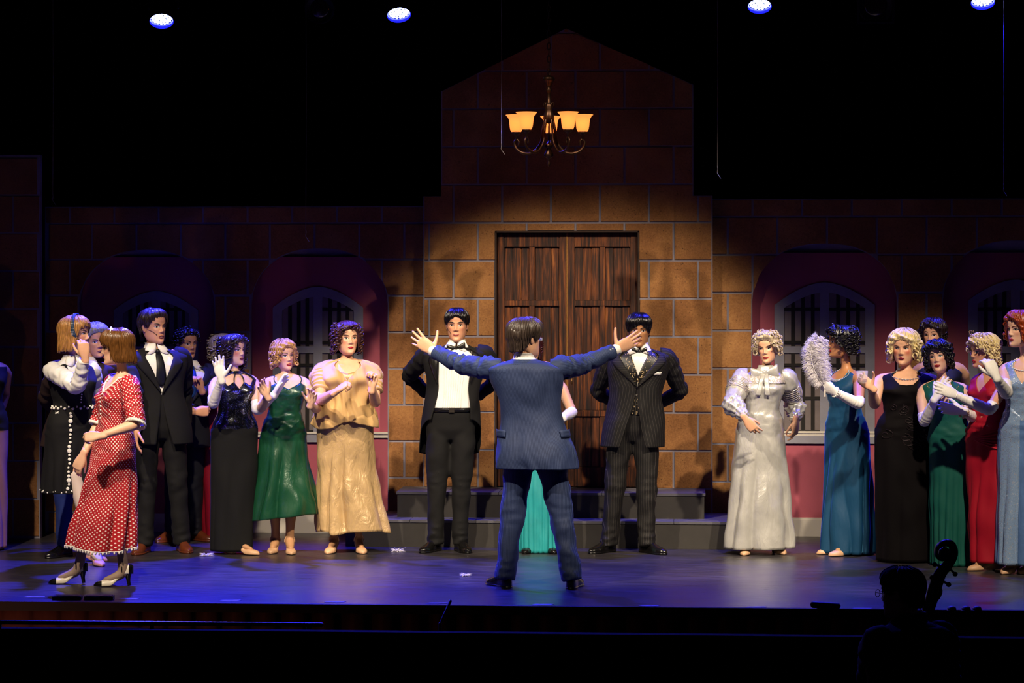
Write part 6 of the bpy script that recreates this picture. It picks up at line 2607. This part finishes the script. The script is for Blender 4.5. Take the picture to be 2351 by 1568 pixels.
M_BLKP = mat('black_plastic', '08080a', .5)
for px, lb in ((155, 'flat black box at the stage edge, the left one below the polka-dot dress'), (228, 'flat black box at the stage edge, the right one below the polka-dot dress')):
    D = F * HC / (1376 - YH)
    c_ = W(px, 1376, D)
    o = empty('floor_box', c_, PSI, lb, 'floor box', 'flat black boxes on the stage edge')
    hw = 33 / F * D
    G().box((-hw, -.03, .001), (hw, .04, .022)).build('case', M_BLKP, o, smooth=False)
    G().box((-hw * .9, -.02, .022), (hw * .9, .03, .026)).build('lid', M_BLKP, o, smooth=False)
D = F * HC / (1399 - YH)
o = empty('floor_microphone', W(1895, 1399, D), PSI, 'black floor microphone lying on the stage edge left of the silhouetted head', 'microphone')
hw = 27 / F * D
tube([(-hw, 0, .028), (hw, 0, .020)], [.020, .020], 12, n=8).build('capsule', M_BLKP, o)
G().box((-hw * .7, -.02, .001), (hw * .7, .02, .014)).build('base', M_BLKP, o, smooth=False)
for k, px in enumerate((2185, 2218, 2243)):
    D = F * HC / (1403 - YH)
    o = empty('footlight', W(px, 1403, D), PSI, 'small rounded black footlight at the stage edge right of the double bass, %s of three' % ('leftmost', 'middle', 'rightmost')[k], 'footlight', 'rounded black footlights at the stage edge')
    ball((0, 0, .012), (.028, .028, .020), 14, 8).build('dome', M_BLKP, o)
    lathe([(.030, .0005), (.030, .008), (.026, .010)], 16).build('base', M_BLKP, o)

# fluff shed by the fan
for k, (px, py, r_, lb) in enumerate(((912, 1267, .05, 'loose white feather tuft on the floor below the champagne gown'), (1069, 1323, .038, 'loose white feather tuft lying alone at centre stage'), (474, 1277, .05, 'loose white feather tuft beside the black sequin gown hem'))):
    D = F * HC / (py - YH)
    o = empty('feather_tuft', W(px, py, D), PSI, lb, 'feather', 'loose feather tufts on the floor')
    rg_ = np.random.RandomState(k + 60)
    g = G()
    for _ in range(110):
        a_ = rg_.uniform(0, 6.28)
        e_ = rg_.uniform(.05, .8)
        d_ = np.array([math.cos(a_) * 1.3, math.sin(a_) * .7, e_])
        l_ = r_ * rg_.uniform(.4, 1)
        g.merge(tube(np.array([(0, 0, .003), d_ * l_ * .5 + [0, 0, .004], d_ * l_ * .95 + [0, 0, -.1 * l_]]), [.0007, .0010, .0004], 4, ends=False))
    g.build('barbs', M_FTH, o)
    tube([(-r_ * .5, 0, .003), (r_ * .5, .004, .006)], [.0012, .0008], 5).build('quill', M_FTH, o)

# ------------------------------------------------------------------ orchestra pit
p = P('silhouetted person in glasses seen from behind beside the double bass', (2075, 2191), 1.74, (2092, 1432, 0), (-150, -150), (2070, 1362, -128, -2, 0), male=True, skin='light', seed=30, dz=-1.15, cat='person', group='musicians in the pit', hscale=.98)
p.feet((2050, 2195, -160), (2110, 2185, -140))
p.arm('L', (1995, 1560, 1), (2040, 1540, 1), (2090, 1500, 0), (0, 1, 0), **fist)
p.arm('R', (2180, 1570, 1), (2165, 1500, 1), (2160, 1450, 0), (0, 1, 0), **fist)
p.body()
p.face(makeup=False)
p.hair(hair_mat('dark_hair_musician', '0d0b0b', .6), M_HAIR, th=.014, strands=120, messy=.004)
p.shirt(BLACKS)
p.jacket(BLACKS, hem=-.2, open_t=.4)
p.trousers(BLACKS)
for sd in 'RL':
    p.shoe(sd, BLACKSHOE, 'oxford', .28)
gg = G()
for q in (-1, 1):
    th = np.linspace(0, 2 * PI, 20)
    c_ = np.stack([q * .031 + .021 * np.cos(th), -.108 + 0 * th, -.001 + .017 * np.sin(th)], 1)
    gg.merge(tube(c_, [.0016, .0016], 5, (.2, 1, .1), ends=False))
    gg.merge(tube([(q * .052, -.106, .004), (q * .074, -.04, .004), (q * .074, .01, .0)], [.0014, .0014], 5))
gg.merge(tube([(-.011, -.110, .003), (.011, -.110, .003)], [.0016, .0016], 5))
gg.xf(p.Mh).build('glasses', M_BLKP, p.o)

DB = 11.95
M_BASS = mat('dark_varnish', '140a06', .35)
bb_ = W(2125, 2160, DB)
bb_[2] = -1.15
bass = empty('double_bass', bb_, PSI, 'dark double bass with curled scroll rising beside the silhouetted head', 'double bass')
b0 = np.array(bb_)


def bl(px, py, dy=0.0):
    return rotz(-PSI) @ (W(px, py, DB + dy) - b0)


nk = np.array([bl(2108, 1620), bl(2122, 1440), bl(2135, 1390), bl(2148, 1345), bl(2160, 1315), bl(2180, 1292), bl(2190, 1270), bl(2184, 1250), bl(2168, 1247), bl(2154, 1258), bl(2153, 1274), bl(2163, 1282), bl(2173, 1274), bl(2170, 1265)])
tube(spl(np.linspace(0, 1, len(nk)), nk, np.linspace(0, 1, 70)), [(.024, .022), (.024, .022), (.030, .024), (.032, .026), (.028, .024), (.022, .026), (.020, .026), (.018, .028), (.016, .030), (.015, .032), (.014, .034), (.012, .036), (.008, .036)], 14, (1, 0, 0)).build('neck_and_scroll', M_BASS, bass)
sc_ = bl(2164, 1267)
tube([sc_ + [0, -.05, 0], sc_ + [0, .05, 0]], [.030, .022, .030], 16, n=8).build('scroll_eye', M_BASS, bass)
for (px, py), (qx, qy) in (((2178, 1303), (2193, 1318)), ((2166, 1335), (2178, 1342)), ((2160, 1300), (2146, 1296)), ((2150, 1330), (2140, 1326))):
    a_, b_ = bl(px, py), bl(qx, qy)
    pg = tube([a_, b_], [.006, .005], 8, n=4).build('tuning_peg', M_BASS, bass)
    ball(b_, (.013, .006, .012), 10, 6).build('peg_head', M_BASS, pg)
G().merge(tube([bl(2150, 1358), bl(2146, 1372), bl(2136, 1376)], [.030, .026, .016], 10, n=8)).build('neck_heel', M_BASS, bass)
# body of the bass
top_, bot_ = bl(2108, 1600), np.array([bl(2108, 1600)[0] - .10, 0.02, .10])
us = np.linspace(0, 1, 40)
wv = np.interp(us, [0, .04, .15, .28, .40, .50, .66, .85, .97, 1], [.03, .14, .24, .25, .19, .18, .29, .33, .22, .03])
rr = []
th = np.arange(36) / 36 * 2 * PI
for u_, w_ in zip(us, wv):
    c_ = top_ + (bot_ - top_) * u_ + np.array([0, .05, 0])
    cs, sn = np.cos(th), np.sin(th)
    k_ = (np.abs(cs)**4 + np.abs(sn)**4)**(-.25)
    rr.append(c_ + np.stack([w_ * cs * k_, .09 * min(1, w_ / .1) * sn * k_, 0 * th], 1))
G().grid(np.array(rr), True, (True, True)).build('bass_body', M_BASS, bass)
for q in (-.012, -.004, .004, .012):
    a_, b_ = bl(2140, 1375, -.03) + [q, 0, 0], top_ + (bot_ - top_) * .65 + [q * 2, -.10, 0]
    tube([a_, b_], [.0012, .0012], 4).build('string', M_STEEL, bass)
tube([bot_ + [0, .05, .02], [bot_[0], .07, .0]], [.008, .005], 8).build('endpin', M_STEEL, bass)

# low pit rail and a boom arm in front of the skirt
r0, r1 = W(-40, 1428, 13.45), W(738, 1434, 13.45)
o = empty('pit_rail', (r0 + r1) / 2 * np.array([1, 1, 0]) + np.array([0, 0, -1.15]), 0, 'thin dark horizontal pit rail in front of the brown skirt', 'rail')
oc = np.array([float(x) for x in o.location])
tube([r0 - oc, r1 - oc], [.012, .012], 8).build('top_rail', mat('rail_steel', '4a3a3a', .4, .5), o)
for f_ in (.05, .5, .95):
    q = r0 + (r1 - r0) * f_ - oc
    tube([q, [q[0], q[1], 0]], [.012, .012], 8).build('post', M_STEEL, o)
a_, b_ = W(1034, 1380, 14.4), W(1010, 1432, 14.3)
o = empty('microphone_stand', [b_[0], b_[1], -1.15], 0, 'thin dark slanted microphone boom poking above the stage edge', 'stand')
oc = np.array([b_[0], b_[1], -1.15])
tube([a_ - oc, b_ - oc], [.009, .006], 8).build('boom', M_STEEL, o)
tube([b_ - oc, [0, 0, .02]], [.009, .010], 8).build('post', M_STEEL, o)
lathe([(.13, 0), (.13, .012), (.02, .03)], 20).build('base', M_STEEL, o)
pw = G().box((-6.5, -4.75, -1.15), (6.5, -4.68, W(300, 1436, 13.55)[2])).build('wall_pit_mask', M_BLACKCLOTH, smooth=False)  # added black mask, keeps everything below the rail dark
tag(pw, kind='structure')
spot('skirt_fill', (-3.2, -4.3, -.32), (-2.7, YE, -.12), 16.0, (1.0, .55, .38), 150, 1.0, .05)  # unseen fill spot, added only to brighten the stage skirt
